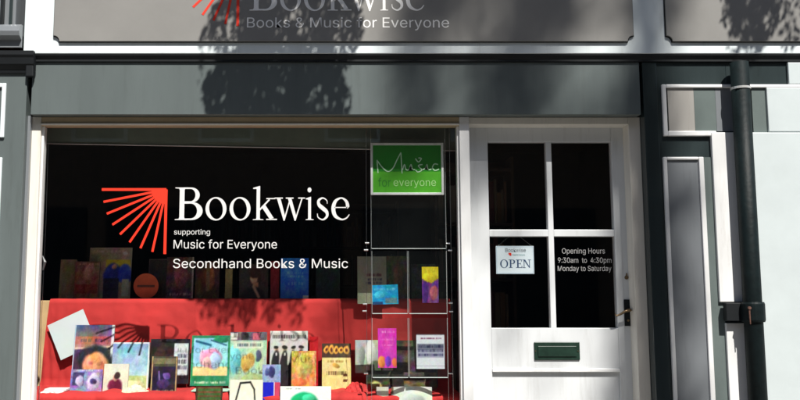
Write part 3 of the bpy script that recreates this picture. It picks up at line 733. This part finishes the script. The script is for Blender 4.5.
c = Cv(60, 56, (150, 140, 196), 10, 23).mottle(40, 7).rect(.06, .1, .42, .55, (70, 64, 116)).el(.3, .4, .12, .2, (190, 180, 220)).el(.72, .42, .2, .3, (206, 196, 232)).el(.7, .4, .12, .1, (80, 70, 120)).el(.2, .85, .1, .12, (60, 56, 100)).el(.75, .9, .1, .1, (60, 50, 90)).words(.1, .9, .0, .08, (230, 226, 240))
mid('record_sleeve', 'small purple tinted record sleeve with photographs in front of the sunset book', 'record', 69.5, 101, 370, 399, c, .375, .004)
c = Cv(50, 60, (228, 226, 206), 5, 24).mottle(8, 4).el(.5, .68, .3, .28, (110, 22, 58)).rect(.3, .6, .72, 1, (110, 22, 58)).el(.5, .38, .1, .12, (200, 150, 130)).el(.55, .33, .12, .1, (60, 40, 40)).rect(.42, .72, .6, .8, (240, 210, 220))
mid('book', 'small cream book with a figure in crimson on its cover', 'book', 102.5, 127, 364.5, 399, c, .37, .014)
c = Cv(76, 56, (34, 24, 26), 7, 25).mottle(18, 7).rect(.6, .1, .96, .8, (214, 222, 224)).words(.62, .94, .2, .7, (60, 60, 80), 4).el(.25, .5, .18, .3, (64, 40, 34)).rect(.1, .8, .6, .92, (190, 150, 130)).rect(.5, .4, .6, .8, (190, 40, 50))
mid('record_sleeve', 'dark record sleeve with a white printed inset at its upper right', 'record', 149, 188.5, 339.5, 384, c, .53, .006)
c = Cv(56, 76, (34, 24, 50), 8, 26).mottle(20, 6).rect(0, 0, 1, .26, (70, 66, 52)).rect(.08, .05, .92, .2, (120, 112, 84)).line(.3, .4, .35, .7, .04, (130, 96, 170)).el(.62, .5, .14, .1, (110, 80, 160)).el(.5, .7, .25, .12, (64, 40, 100)).words(.1, .9, .84, .95, (150, 130, 96), 2).rect(0, 0, .05, 1, (190, 160, 110)).rect(.95, 0, 1, 1, (190, 160, 110))
mid('book', 'dark purple book with a tan border and pale title', 'book', 150.5, 176, 357, 396, c, .40, .016)
c = Cv(70, 84, (40, 140, 96), 7, 27).rect(.06, .06, .94, .80, (150, 214, 232)).rect(.06, .62, .94, .8, (238, 210, 150)).mottle(14, 6).el(.5, .45, .28, .2, (226, 150, 180)).el(.62, .5, .14, .16, (170, 196, 230)).el(.4, .52, .1, .08, (240, 190, 190)).line(.12, .12, .5, .2, .03, (30, 96, 130)).el(.78, .1, .2, .07, (24, 130, 80)).line(.5, .1, .9, .2, .02, (30, 90, 110)).rect(.06, .80, .94, .9, (30, 130, 84)).words(.1, .9, .9, .97, (220, 230, 200))
mid('book', 'green framed book with a pink shape on pale blue', 'book', 190.5, 229, 336, 386, c, .47, .02)
c = Cv(70, 90, (170, 206, 180), 8, 28).rect(0, 0, 1, .16, (110, 90, 96)).mottle(22, 8).rect(.02, .02, .2, .14, (230, 230, 226)).rect(.3, .02, .5, .14, (50, 40, 50)).rect(.62, .02, .8, .15, (190, 90, 110)).el(.5, .55, .2, .16, (204, 168, 84)).el(.16, .5, .16, .24, (110, 200, 206)).el(.78, .45, .08, .12, (70, 80, 110)).rect(.1, .18, .9, .3, (206, 220, 196)).words(.15, .85, .2, .28, (90, 110, 100)).el(.6, .85, .3, .12, (160, 190, 130))
mid('book', 'pale green illustrated book with small photographs along its top', 'book', 229, 266, 332.5, 388, c, .50, .015)
c = Cv(72, 90, (206, 204, 200), 6, 29).words(.06, .95, .06, .16, (50, 46, 50), 1, .9).rect(0, 0, 1, .03, (236, 236, 232))
for k, x in enumerate((.17, .39, .62, .83)):
    c.el(x, .34+.01*(k % 2), .055, .045, (196, 170, 156)).el(x, .30+.01*(k % 2), .065, .035, (24, 20, 20)).el(x, .66, .105, .30, (26, 22, 26)).rect(x-.02, .40, x+.02, .46, (210, 206, 200))
c.rect(.05, .62, .95, 1, (28, 24, 28)).mottle(8, 8)
mid('record_sleeve', 'pale grey record sleeve with four figures in black suits', 'record', 269.5, 307.5, 331.5, 386, c, .52, .006)
c = Cv(44, 36, (150, 170, 218), 7, 30).mottle(20, 6).el(.5, .4, .2, .3, (50, 50, 110)).el(.25, .4, .12, .2, (80, 90, 150)).words(.1, .9, .8, .95, (90, 100, 160))
mid('postcard', 'small pale blue card with dark shapes standing in front of the grey sleeve', 'card', 262.5, 280.5, 365, 384, c, .40, .002)
c = Cv(50, 68, (206, 160, 82), 10, 31).mottle(46, 9).el(.5, .4, .35, .3, (190, 180, 80), .6).el(.3, .85, .3, .12, (226, 120, 66)).words(.1, .9, .04, .14, (240, 210, 120))
mid('book', 'mottled orange and gold book overlapping the grey sleeve', 'book', 291.5, 316, 351.5, 388, c, .44, .016)
c = Cv(16, 70, (196, 20, 30), 5, 32); mid('book', 'thin upright red book between the gold book and the cream one', 'book', 309.5, 318, 337, 386, c, .55, .03, 4)
c = Cv(60, 90, (232, 214, 140), 6, 33).rect(0, 0, 1, .30, (70, 46, 30)).mottle(9, 6)
for k in range(5): c.el(.16+.17*k, .14, .09, .09, (220, 160, 60)).el(.16+.17*k, .14, .04, .04, (90, 40, 20))
c.words(.15, .85, .34, .42, (160, 120, 50)).el(.5, .46, .12, .05, (190, 150, 60)).words(.15, .85, .56, .68, (96, 74, 40), 1, .8)
mid('book', 'cream book with a dark band of gold ornaments across its top', 'book', 322, 351, 344, 392, c, .47, .03, spine=(70, 44, 34))
c = Cv(50, 60, (196, 200, 190), 6, 34).mottle(26, 6).el(.6, .4, .2, .4, (236, 238, 230)).el(.8, .85, .25, .2, (90, 100, 70)).el(.25, .5, .12, .3, (150, 158, 150))
mid('book', 'grey and white photographic book left of the pink card', 'book', 355.5, 381, 340.5, 373, c, .52, .016)
c = Cv(80, 60, (86, 72, 62), 12, 35).mottle(50, 9)
mid('book', 'wide mottled brown book behind the lower acrylic pockets', 'book', 383, 438, 341, 394, c, .56, .02)
c = Cv(60, 50, (60, 60, 34), 10, 36).mottle(50, 8).el(.25, .7, .18, .3, (200, 196, 120)).el(.3, .2, .3, .2, (30, 36, 22)).el(.8, .3, .2, .3, (36, 30, 20))
mid('book', 'camouflage coloured book with a yellow patch below the pink card', 'book', 366.5, 404, 371, 396, c, .42, .016)
c = Cv(76, 50, (104, 82, 72), 9, 37).mottle(34, 8).el(.5, .2, .4, .2, (70, 60, 56))
mid('book', 'grey brown book standing below the white flyer', 'book', 402, 437, 373, 399, c, .45, .016)
# ---------- front row, cut by the bottom of the picture
GF = 'items standing in the front row of the window'
def fr(name, label, cat_, a, b, t, cv, Y=.24, thick=.012, lean=8, **k): return place(name, label, cat_, a, b, t, 440, Y, cv, thick, lean, base=zB+.008, group=GF, **k)
c = Cv(60, 60, (64, 96, 44), 6, 40)
for k in range(9): c.rect(0, .03+.11*k, 1, .07+.11*k, (110, 70, 44))
c.rect(0, 0, 1, .04, (60, 40, 26)).rect(0, 0, .06, 1, (70, 44, 30)).rect(.94, 0, 1, 1, (70, 44, 30))
fr('book', 'green and brown striped book in the front row', 'book', 195, 221.5, 387, c)
c = Cv(60, 100, (236, 236, 218), 4, 41).line(.25, .30, .32, .08, .028, (20, 20, 20)).line(.32, .08, .62, .06, .028, (20, 20, 20)).line(.62, .06, .74, .22, .028, (20, 20, 20)).line(.74, .22, .78, .6, .028, (20, 20, 20)).line(.25, .30, .14, .62, .028, (20, 20, 20)).line(.14, .62, .78, .6, .028, (20, 20, 20))
fr('book', 'white book with a thick black line drawing of a curved outline', 'book', 229, 262, 380.5, c, .22)
c = Cv(40, 60, (14, 24, 196), 4, 42).rect(.68, 0, 1, 1, (206, 60, 96)).rect(.62, 0, .68, 1, (240, 230, 240))
fr('book', 'royal blue book with a pink edge in the front row', 'book', 262.5, 279.5, 383, c, .25)
c = Cv(70, 70, (238, 244, 240), 4, 43).el(.46, .42, .27, .26, (10, 160, 104)).el(.56, .32, .12, .1, (60, 200, 150)).mottle(5, 6).words(.1, .4, .05, .1, (150, 150, 150))
fr('book', 'white book with a round green blob on its cover', 'book', 280, 331, 387, c, .23)
c = Cv(70, 60, (216, 222, 214), 4, 44).mottle(12, 5).el(.5, .35, .3, .15, (180, 190, 186)).rect(0, 0, .06, .2, (120, 96, 80))
fr('paper_fan', 'pale white paper booklet curving outwards at the right of the front row', 'booklet', 392, 433, 388, c, .24, 0, 12, curl=.03)
c = Cv(20, 50, (206, 206, 196), 4, 45).mottle(10, 4); fr('leaflet', 'narrow white leaflet left of the curved booklet', 'leaflet', 377, 389, 387.5, c, .25, .002)
# flat open booklet on the step
bm = bmesh.new(); 
def flat(px0, px1, py, Y0, Y1, th, m, name, label, cat_):
    tag(obj(name, boxes((X(px0, Y0, py), X(px1, Y0, py), Y0, Y1, zS+.014, zS+.014+th)), m, None, .002), label, cat_)
flat(191, 232, 386, .30, .42, .006, mat('pale_green_leaflet', (.42, .60, .50), .5, .25, 14), 'leaflet', 'pale green leaflet lying flat in front of the green framed book', 'leaflet')
flat(44, 66, 394, .33, .42, .012, M_pap, 'paper_stack', 'small stack of white paper at the left end of the lower step', 'paper')

def tissue(px0, px1, py0, py1, Y, seed, m, name, label):
    xa, xb = X(px0, Y, 390), X(px1, Y, 390); z0, z1 = zS+.003, Z(py0, Y); bm = bmesh.new(); N = 22; rr = random.Random(seed); g = []
    for j in range(N):
        row = []
        for i in range(N):
            u, v = i/(N-1), j/(N-1); q = Vector((u*3.1+seed, v*3.3, 0)); h = (noise.noise(q)*.5+noise.noise(q*2.9)*.35+.55)*math.sin(math.pi*u)**.5*math.sin(math.pi*v)**.5
            row.append(bm.verts.new((xa+(xb-xa)*u+.006*noise.noise(q*4), Y-.04+.08*v+.006*noise.noise(q*5), z0+(z1-z0)*max(0, h))))
        g.append(row)
    for j in range(N-1):
        for i in range(N-1): bm.faces.new((g[j][i], g[j][i+1], g[j+1][i+1], g[j+1][i]))
    tag(obj(name, bm, m), label, 'paper')
tissue(121, 149, 382, 396, .36, 3, mat('cream_tissue', (.66, .68, .50), .8, .1, 20), 'crumpled_paper', 'crumpled cream paper lying in front of the book with the pale green field')
tissue(344, 374, 377, 394, .38, 8, mat('red_tissue', (.55, .03, .03), .8, .2, 20), 'crumpled_red_paper', 'crumpled red paper between the cream book and the camouflage coloured book')
tissue(42, 66, 386, 396, .345, 5, mat('white_tissue', (.72, .70, .68), .8, .1, 20), 'crumpled_white_paper', 'crumpled white paper at the left end of the lower step')

# ---------- cable display with acrylic pockets
YA = .20
rack = thing('cable_display', 'clear acrylic poster holders hung on steel cables at the right of the window', 'display stand', (X(408, YA), YA, z_wb))
zc0, zc1 = .42, Z(112, YA)
for px in (366.5, 371, 446.5, 451):
    bm = bmesh.new(); tube(bm, [(X(px, YA+.006, 250), YA+.006, zc0), (X(px, YA+.006, 250), YA+.006, zc1)], .0011, 6); obj('cable', bm, M_steel, rack)
def pocket(px0, px1, py0, py1):
    x0, x1, z0, z1 = X(px0, YA, 250), X(px1, YA, 250), Z(py1, YA), Z(py0, YA)
    p = obj('acrylic_pocket', boxes((x0, x1, YA, YA+.002, z0, z1), (x0, x1, YA+.014, YA+.016, z0, z1)), M_acr, rack)
    obj('pocket_edge', boxes((x0, x1, YA-.002, YA+.018, z0-.005, z0-.001), (x0-.0015, x0-.0002, YA-.001, YA+.017, z0, z1), (x1+.0002, x1+.0015, YA-.001, YA+.017, z0, z1)), M_edge, p, .0006)
pocket(371.5, 446, 139, 248); pocket(372, 407, 251, 313); pocket(408.5, 446, 251, 313); pocket(372, 407, 318, 377); pocket(408.5, 446, 318, 377)
for px, py in ((367, 243), (366, 250), (448, 243.5), (450, 250.5), (365, 304), (364.5, 311), (450.5, 303), (451, 311.5), (366, 373.5), (450.5, 373.5)):
    bm = bmesh.new(); p = at(px, py, YA); tube(bm, [p+Vector((-.011, 0, 0)), p+Vector((.011, 0, 0))], .0055, 10); obj('clip', bm, M_steel, rack)
# thin cable with a clip at the left of the window
cab = thing('hanging_cable', 'thin steel cable with a small clip hanging inside the left edge of the window', 'cable', (X(47, .18), .18, 0.48))
bm = bmesh.new(); tube(bm, [at(49, 118, .18), at(46, 220, .18), at(41, 330, .18), at(39, 410, .18)], .0013, 6); obj('cable', bm, M_steel, cab)
bm = bmesh.new(); tube(bm, [at(42.5, 256, .175), at(45, 262, .17), at(43, 270, .175)], [.004, .009, .004], 8); obj('clip', bm, mat('dull_zinc', (.10, .10, .11), .4, .1), cab)
# green sign
e = thing('green_sign', 'green sign lettered Music for everyone in a white frame, at top right of the window', 'sign', (X(407, .19), .19, Z(195, .19)))
ys = .19
x0, x1, z0, z1 = X(370.5, ys, 168), X(443.5, ys, 168), Z(195, ys), Z(143, ys)
obj('sign_frame', frame_bm(x0, x1, z0, z1, .013, ys-.006, ys+.004), M_white, e, .002)
zm = Z(171.5, ys)
obj('sign_board', boxes((x0+.013, x1-.013, ys-.001, ys+.003, zm, z1-.013)), mat('deep_green_card', (.012, .235, .012), .4, .1, 20), e)
obj('sign_lower_board', boxes((x0+.013, x1-.013, ys-.001, ys+.003, z0+.013, zm-.0003)), mat('lime_green_card', (.085, .43, .022), .4, .12, 20), e)
ysf = ys-.0015
def P2(px, py): return (X(px, ysf, 168), Z(py, ysf))
bm = bmesh.new(); sw = .0042
def script(pts, wd=.0058):
    c = cat([P2(*p) for p in pts], 6); r = ribbon(c, [wd]*len(c)); prism_y(bm, r, ysf-.0008, ysf)
for pts in ([(377, 160), (378, 173)], [(377, 160), (382, 167), (388, 171.5), (393, 168), (397, 160), (401, 152.5)], [(401, 152.5), (401.5, 162), (402, 173.5)],
            [(402.5, 170), (404.5, 164.5), (406, 169.5), (409, 169.5), (411, 164.5), (412.5, 169.5), (415, 169.5)], [(422.5, 164.5), (418.5, 165.5), (420, 168), (422, 170), (418, 172), (415.5, 170)], [(415.5, 158.5), (418.5, 162), (421.5, 158.5), (418.5, 158)],
            [(422, 170), (425.5, 168), (427, 164.5), (428, 169.5), (431.5, 169)], [(438, 164.5), (434.5, 164), (432.5, 167.5), (435, 170.5), (439, 169)]):
    script(pts)
obj('music_script_lettering', bm, mat('pale_green_ink', (.55, .80, .55), .5, .05), e)
mg = mat('pale_lime_ink', (.42, .80, .28), .5, .05); md = mat('mid_green_ink', (.03, .26, .02), .5, .05)
obj('lettering', text_mesh('everyone', X(393.5, ysf, 182), X(436, ysf, 182), Z(186, ysf), Z(178.5, ysf)-Z(186, ysf), ysf), mg, e)
obj('lettering', text_mesh('for', X(378, ysf, 182), X(391, ysf, 182), Z(186.5, ysf), Z(178, ysf)-Z(186.5, ysf), ysf), md, e)
# things in the pockets
YP = YA+.007
def pk(name, label, cat_, a, b, t, bt, cv, roll=0): return place(name, label, cat_, a, b, t, bt, YP, cv, 0, 0, roll=roll)
c = Cv(50, 40, (24, 150, 200), 8, 50).mottle(20, 6).words(.1, .9, .15, .35, (100, 200, 230), 1).rect(.5, .68, .95, .95, (90, 130, 140)).el(.3, .5, .2, .2, (60, 180, 220)).rect(.0, .85, .4, 1, (20, 60, 110))
pk('leaflet', 'turquoise leaflet in the upper left acrylic pocket', 'leaflet', 372.5, 398.5, 285, 304.5, c, -2)
c = Cv(40, 66, (110, 60, 130), 8, 51).mottle(26, 6).rect(0, 0, 1, .34, (226, 206, 30)).el(.5, .3, .45, .14, (226, 206, 30)).el(.72, .72, .25, .2, (176, 90, 100)).el(.2, .7, .2, .3, (84, 40, 130))
pk('leaflet', 'yellow topped purple leaflet in the upper right acrylic pocket', 'leaflet', 422, 438.5, 267, 303, c)
c = Cv(46, 90, (226, 60, 190), 6, 52).mottle(14, 6).words(.1, .9, .06, .14, (250, 150, 226)).words(.1, .9, .26, .32, (250, 130, 220)).words(.1, .8, .4, .46, (250, 140, 220)).el(.2, .85, .18, .16, (240, 140, 70)).el(.55, .85, .16, .14, (120, 60, 190)).el(.88, .88, .14, .12, (240, 120, 70))
pk('leaflet', 'bright pink leaflet in the lower left acrylic pocket', 'leaflet', 378, 396.5, 328.5, 368, c)
c = Cv(56, 68, (226, 228, 238), 4, 53).rect(0, 0, 1, .03, (120, 110, 120)).words(.15, .9, .09, .16, (120, 50, 90), 1, .9).rect(.04, .28, .96, .46, (120, 120, 140)).words(.04, .96, .3, .66, (36, 36, 70), 3, .95).rect(.04, .46, .96, .68, (90, 90, 130), .4).rect(0, .9, 1, .93, (200, 200, 210))
pk('flyer', 'white flyer with a block of dark blue print in the lower right acrylic pocket', 'flyer', 416.5, 444.5, 334.5, 369, c)

# OPEN sign on the door
yo = YD+.021+.012
e = thing('open_sign', 'white OPEN sign hanging on a string inside the left door pane', 'sign', (X(515, yo, 260), yo, Z(274, yo)))
x0, x1, z0, z1 = X(496, yo, 260), X(534, yo, 260), Z(274, yo), Z(246, yo)
def mcol(n, c, r=.5): return mat(n, c, r, .03)
obj('sign_board', boxes((x0, x1, yo, yo+.003, z0, z1)), mcol('sign_card', (.72, .80, .86)), e, .001)
obj('sign_border', frame_bm(x0+.003, x1-.003, z0+.003, z1-.003, .0022, yo-.0008, yo-.0002), mcol('pale_blue_border', (.38, .52, .66)), e)
yq = yo-.0003
def to(s, a, b, base, cap, m, par, bold=0): 
    obj('lettering', text_mesh(s, X(a, yq, 260), X(b, yq, 260), Z(base, yq), Z(base-cap, yq)-Z(base, yq), yq, bold=bold), m, par)
obj('lettering', serif_word(0, 267.8, 8.2, yq, 1, .0004, (('O', 500, 508), ('P', 508.6, 515), ('E', 515.8, 522), ('N', 522.4, 531))), mcol('navy_ink', (.03, .07, .16)), e)
to('Bookwise', 505.5, 526, 251.9, 3.6, mcol('grey_ink', (.10, .12, .15)), e)
obj('sun_ray_emblem', sun_rays(511, 253.2, 2.6, yq, .6, .0003), M_rays, e)
to('Music for Everyone', 512.5, 525, 255.6, 1.6, mcol('teal_ink', (.2, .4, .4)), e)
bm = bmesh.new(); xm = (x0+x1)/2; tube(bm, [(x0+.01, yo+.001, z1), (xm-.01, yo+.001, Z(234, yo)), (xm+.01, yo+.001, Z(234, yo)), (x1-.01, yo+.001, z1)], .0008, 6); obj('string', bm, M_string, e)

# interior bookcases, dim
def bookcase(xc, yc, w_, label, rz=0):
    e = thing('bookcase', label, 'bookcase', (xc, yc, .05), 'bookcases inside the shop')
    bm = boxes((xc-w_/2, xc-w_/2+.02, yc-.14, yc+.14, .05, 2.1), (xc+w_/2-.02, xc+w_/2, yc-.14, yc+.14, .05, 2.1), (xc-w_/2+.02, xc+w_/2-.02, yc+.12, yc+.14, .05, 2.1))
    obj('carcass', bm, M_shelf, e)
    rr = random.Random(int(xc*100))
    for k in range(6):
        z = .1+k*.38
        obj('shelf', boxes((xc-w_/2+.021, xc+w_/2-.021, yc-.14, yc+.118, z, z+.02)), M_shelf, e)
        if k < 5:
            bm = bmesh.new(); x = xc-w_/2+.03
            while x < xc+w_/2-.06:
                t = rr.uniform(.015, .045); bx(bm, x, x+t*.92, yc-.12+rr.uniform(0, .03), yc+.08, z+.021, z+.021+rr.uniform(.2, .31)); x += t
            o = obj('shelf_of_books', bm, bookmat, e)
bookmat = bpy.data.materials.new('mixed_book_spines'); bookmat.use_nodes = True
n = bookmat.node_tree.nodes; l = bookmat.node_tree.links; g = n.new('ShaderNodeNewGeometry'); r = n.new('ShaderNodeValToRGB')
l.new(g.outputs['Random Per Island'], r.inputs[0]); r.color_ramp.interpolation = 'CONSTANT'
cols = [(.10, .02, .02), (.03, .05, .12), (.16, .12, .07), (.02, .06, .03), (.2, .18, .15), (.12, .05, .02), (.03, .03, .03), (.15, .08, .03)]
r.color_ramp.elements[0].color = cols[0]+(1,); r.color_ramp.elements[1].color = cols[1]+(1,); r.color_ramp.elements[1].position = 1/8
for k in range(2, 8): q = r.color_ramp.elements.new(k/8); q.color = cols[k]+(1,)
l.new(r.outputs[0], n['Principled BSDF'].inputs['Base Color'])
bookcase(-1.4, 4.2, 1.0, 'dark wooden bookcase deep in the shop behind the red ray emblem')
bookcase(-.2, 4.2, 1.0, 'dark wooden bookcase deep in the shop behind the shop name lettering')
bookcase(.62, 1.5, .55, 'dark wooden bookcase inside behind the glazed door')

# =================================================================== STREET SIDE (casts the shade, shows in the glass)
def leafq(bm, p, s, rr):
    a = Vector((rr.gauss(0, 1), rr.gauss(0, 1), rr.gauss(0, 1))).normalized(); b = a.cross(Vector((rr.gauss(0, 1), rr.gauss(0, 1), rr.gauss(0, 1)))).normalized()
    v = [bm.verts.new(p+a*s*.5), bm.verts.new(p+b*s*.28), bm.verts.new(p-a*s*.5), bm.verts.new(p-b*s*.28)]; bm.faces.new(v)
def facpt(px, py): return at(px, py, -.03)
def street_tree():
    rr = random.Random(11); e = thing('street_tree', 'leafy street tree on the pavement whose low sprays shade the sign board', 'tree', (5.0, -2.3, 0))
    bm = bmesh.new()
    tube(bm, [(5.0, -2.3, 0), (5.02, -2.3, 1.5), (4.95, -2.3, 3.4), (4.8, -2.3, 5.5), (4.5, -2.3, 7.6)], [.13, .10, .09, .07, .04], 14)
    tube(bm, [(4.8, -2.3, 5.6), (3.4, -2.1, 6.6), (1.6, -1.8, 6.5), (.4, -1.5, 6.0), (.0, -1.25, 5.2), (-.15, -1.1, 4.3)], [.06, .05, .035, .02, .012, .006], 8)
    tube(bm, [(3.4, -2.1, 6.6), (2.7, -1.6, 6.0), (2.35, -1.2, 4.8)], [.04, .02, .008], 8)
    obj('trunk', bm, M_bark, e, smooth=True)
    bm = bmesh.new()
    # main crown, above the line of the sun through the sign board
    cl = [(Vector((3.6+rr.gauss(0, 1.1), -2.3+rr.gauss(0, .6), 7.6+rr.gauss(0, .7))), .55) for _ in range(16)]
    for c_, r_ in cl:
        for k in range(330):
            d = Vector((rr.gauss(0, 1), rr.gauss(0, 1), rr.gauss(0, 1))).normalized()*r_*rr.random()**.4
            p = c_+d
            if p.z+p.y*1.42 < 3.35: continue
            leafq(bm, p, rr.uniform(.05, .09), rr)
    # the low hanging sprays: dense, ragged
    def spray(n, f, t0, t1, s0=.03, s1=.055):
        for k in range(n):
            px, py = f(rr)
            if py > 148+5*math.sin(px*.23)+4*math.sin(px*.61) or (py > 118 and rr.random() < .25): continue
            leafq(bm, facpt(px, py)+SUN*rr.uniform(t0, t1), rr.uniform(s0, s1), rr)
    def blob(cx, cy, rx, ry):
        def f(rr):
            a = rr.uniform(0, 2*math.pi); q = rr.random()**.5; return cx+rx*q*math.cos(a), cy+ry*q*math.sin(a)
        return f
    for b, n in ((blob(262, -30, 52, 60), 3000), (blob(300, 30, 62, 50), 2600), (blob(330, 5, 32, 40), 900), (blob(240, 30, 30, 40), 700), (blob(226, 85, 22, 28), 600), (blob(268, 80, 38, 60), 2300), (blob(318, 85, 30, 42), 1500), (blob(240, 90, 34, 40), 900), (blob(270, 125, 44, 46), 1100), (blob(325, 135, 24, 36), 300), (blob(345, 95, 9, 18), 110), (blob(206, 60, 8, 30), 70), (blob(216, 30, 10, 20), 90),
                 (blob(748, -15, 28, 40), 1300), (blob(752, 15, 26, 34), 900), (blob(728, 5, 10, 36), 160), (blob(745, 42, 20, 16), 160), (blob(788, 20, 14, 34), 140)):
        spray(int(n*.66), b, .85, 1.3, .022, .048)
    obj('crown', bm, M_leaf, e)
street_tree()

def poplar():  # unseen tree, added to throw soft shade bands on sign board and frieze
    rr = random.Random(21); yb_ = -10.6; X0 = X(653)+SUN.x*10.6
    e = thing('added_shade_poplar', 'unseen poplar added across the street, its leaf strands shaped to cast shade bands', 'tree', (X0, yb_, 0))
    bm = bmesh.new(); tube(bm, [(X0, yb_, 0), (X0+.02, yb_, 8), (X0, yb_, 15), (X0-.05, yb_, 21)], [.22, .16, .11, .05], 12); obj('trunk', bm, M_bark, e, smooth=True)
    bm = bmesh.new()
    for px, wd, n in ((428, .055, 420), (446, .06, 540), (470, .05, 60), (508, .06, 440), (533, .08, 860), (556, .05, 360), (578, .05, 180), (640, .07, 420), (654, .07, 460), (668, .05, 120)):  # strand columns and heights shape the shade bands and spare the door
        xf = X(px)+SUN.x*10.6; hi = 380 < px < 632
        for k in range(n):
            z = rr.uniform(17.3, 21) if hi and rr.random() < .96 else rr.uniform(13.5, 21)
            leafq(bm, Vector((xf+rr.gauss(0, wd)+.05*math.sin(z*1.3+px), yb_+rr.gauss(0, .25), z)), rr.uniform(.11, .17), rr)
    for k in range(9000):
        z = rr.uniform(3.5, 12.5); rad = 1.3*math.sin(min(1, (z-2.5)/6)*1.5)
        leafq(bm, Vector((X0+rr.gauss(0, .5)*rad, yb_+rr.gauss(0, .4)*rad, z)), rr.uniform(.11, .17), rr)
    obj('crown', bm, M_leaf, e)
poplar()  # added unseen tree, casts the shade bands

def terrace():
    e = thing('terraced_building', 'three storey brick terrace across the street from the bookshop', 'building', (0, -12, 0))
    obj('wall', boxes((-30, 30, -18, -12, 0, 9.6)), M_brick, e)
    obj('parapet', boxes((-30, 30, -12.15, -11.9, 9.602, 9.9)), M_kerb, e)
    for k in range(-11, 12):
        for z0 in (4.2, 7.0):
            wf = obj('window', frame_bm(k*2.5-.55, k*2.5+.55, z0, z0+1.7, .07, -11.99, -11.93), M_fasw, e)
            obj('pane', boxes((k*2.5-.48, k*2.5+.48, -11.98, -11.96, z0+.07, z0+1.63)), M_slate, wf)
        if k % 2: obj('shopfront', boxes((k*2.5-2.3, k*2.5+2.3, -11.99, -11.95, .5, 2.9)), M_slate, e)
terrace()
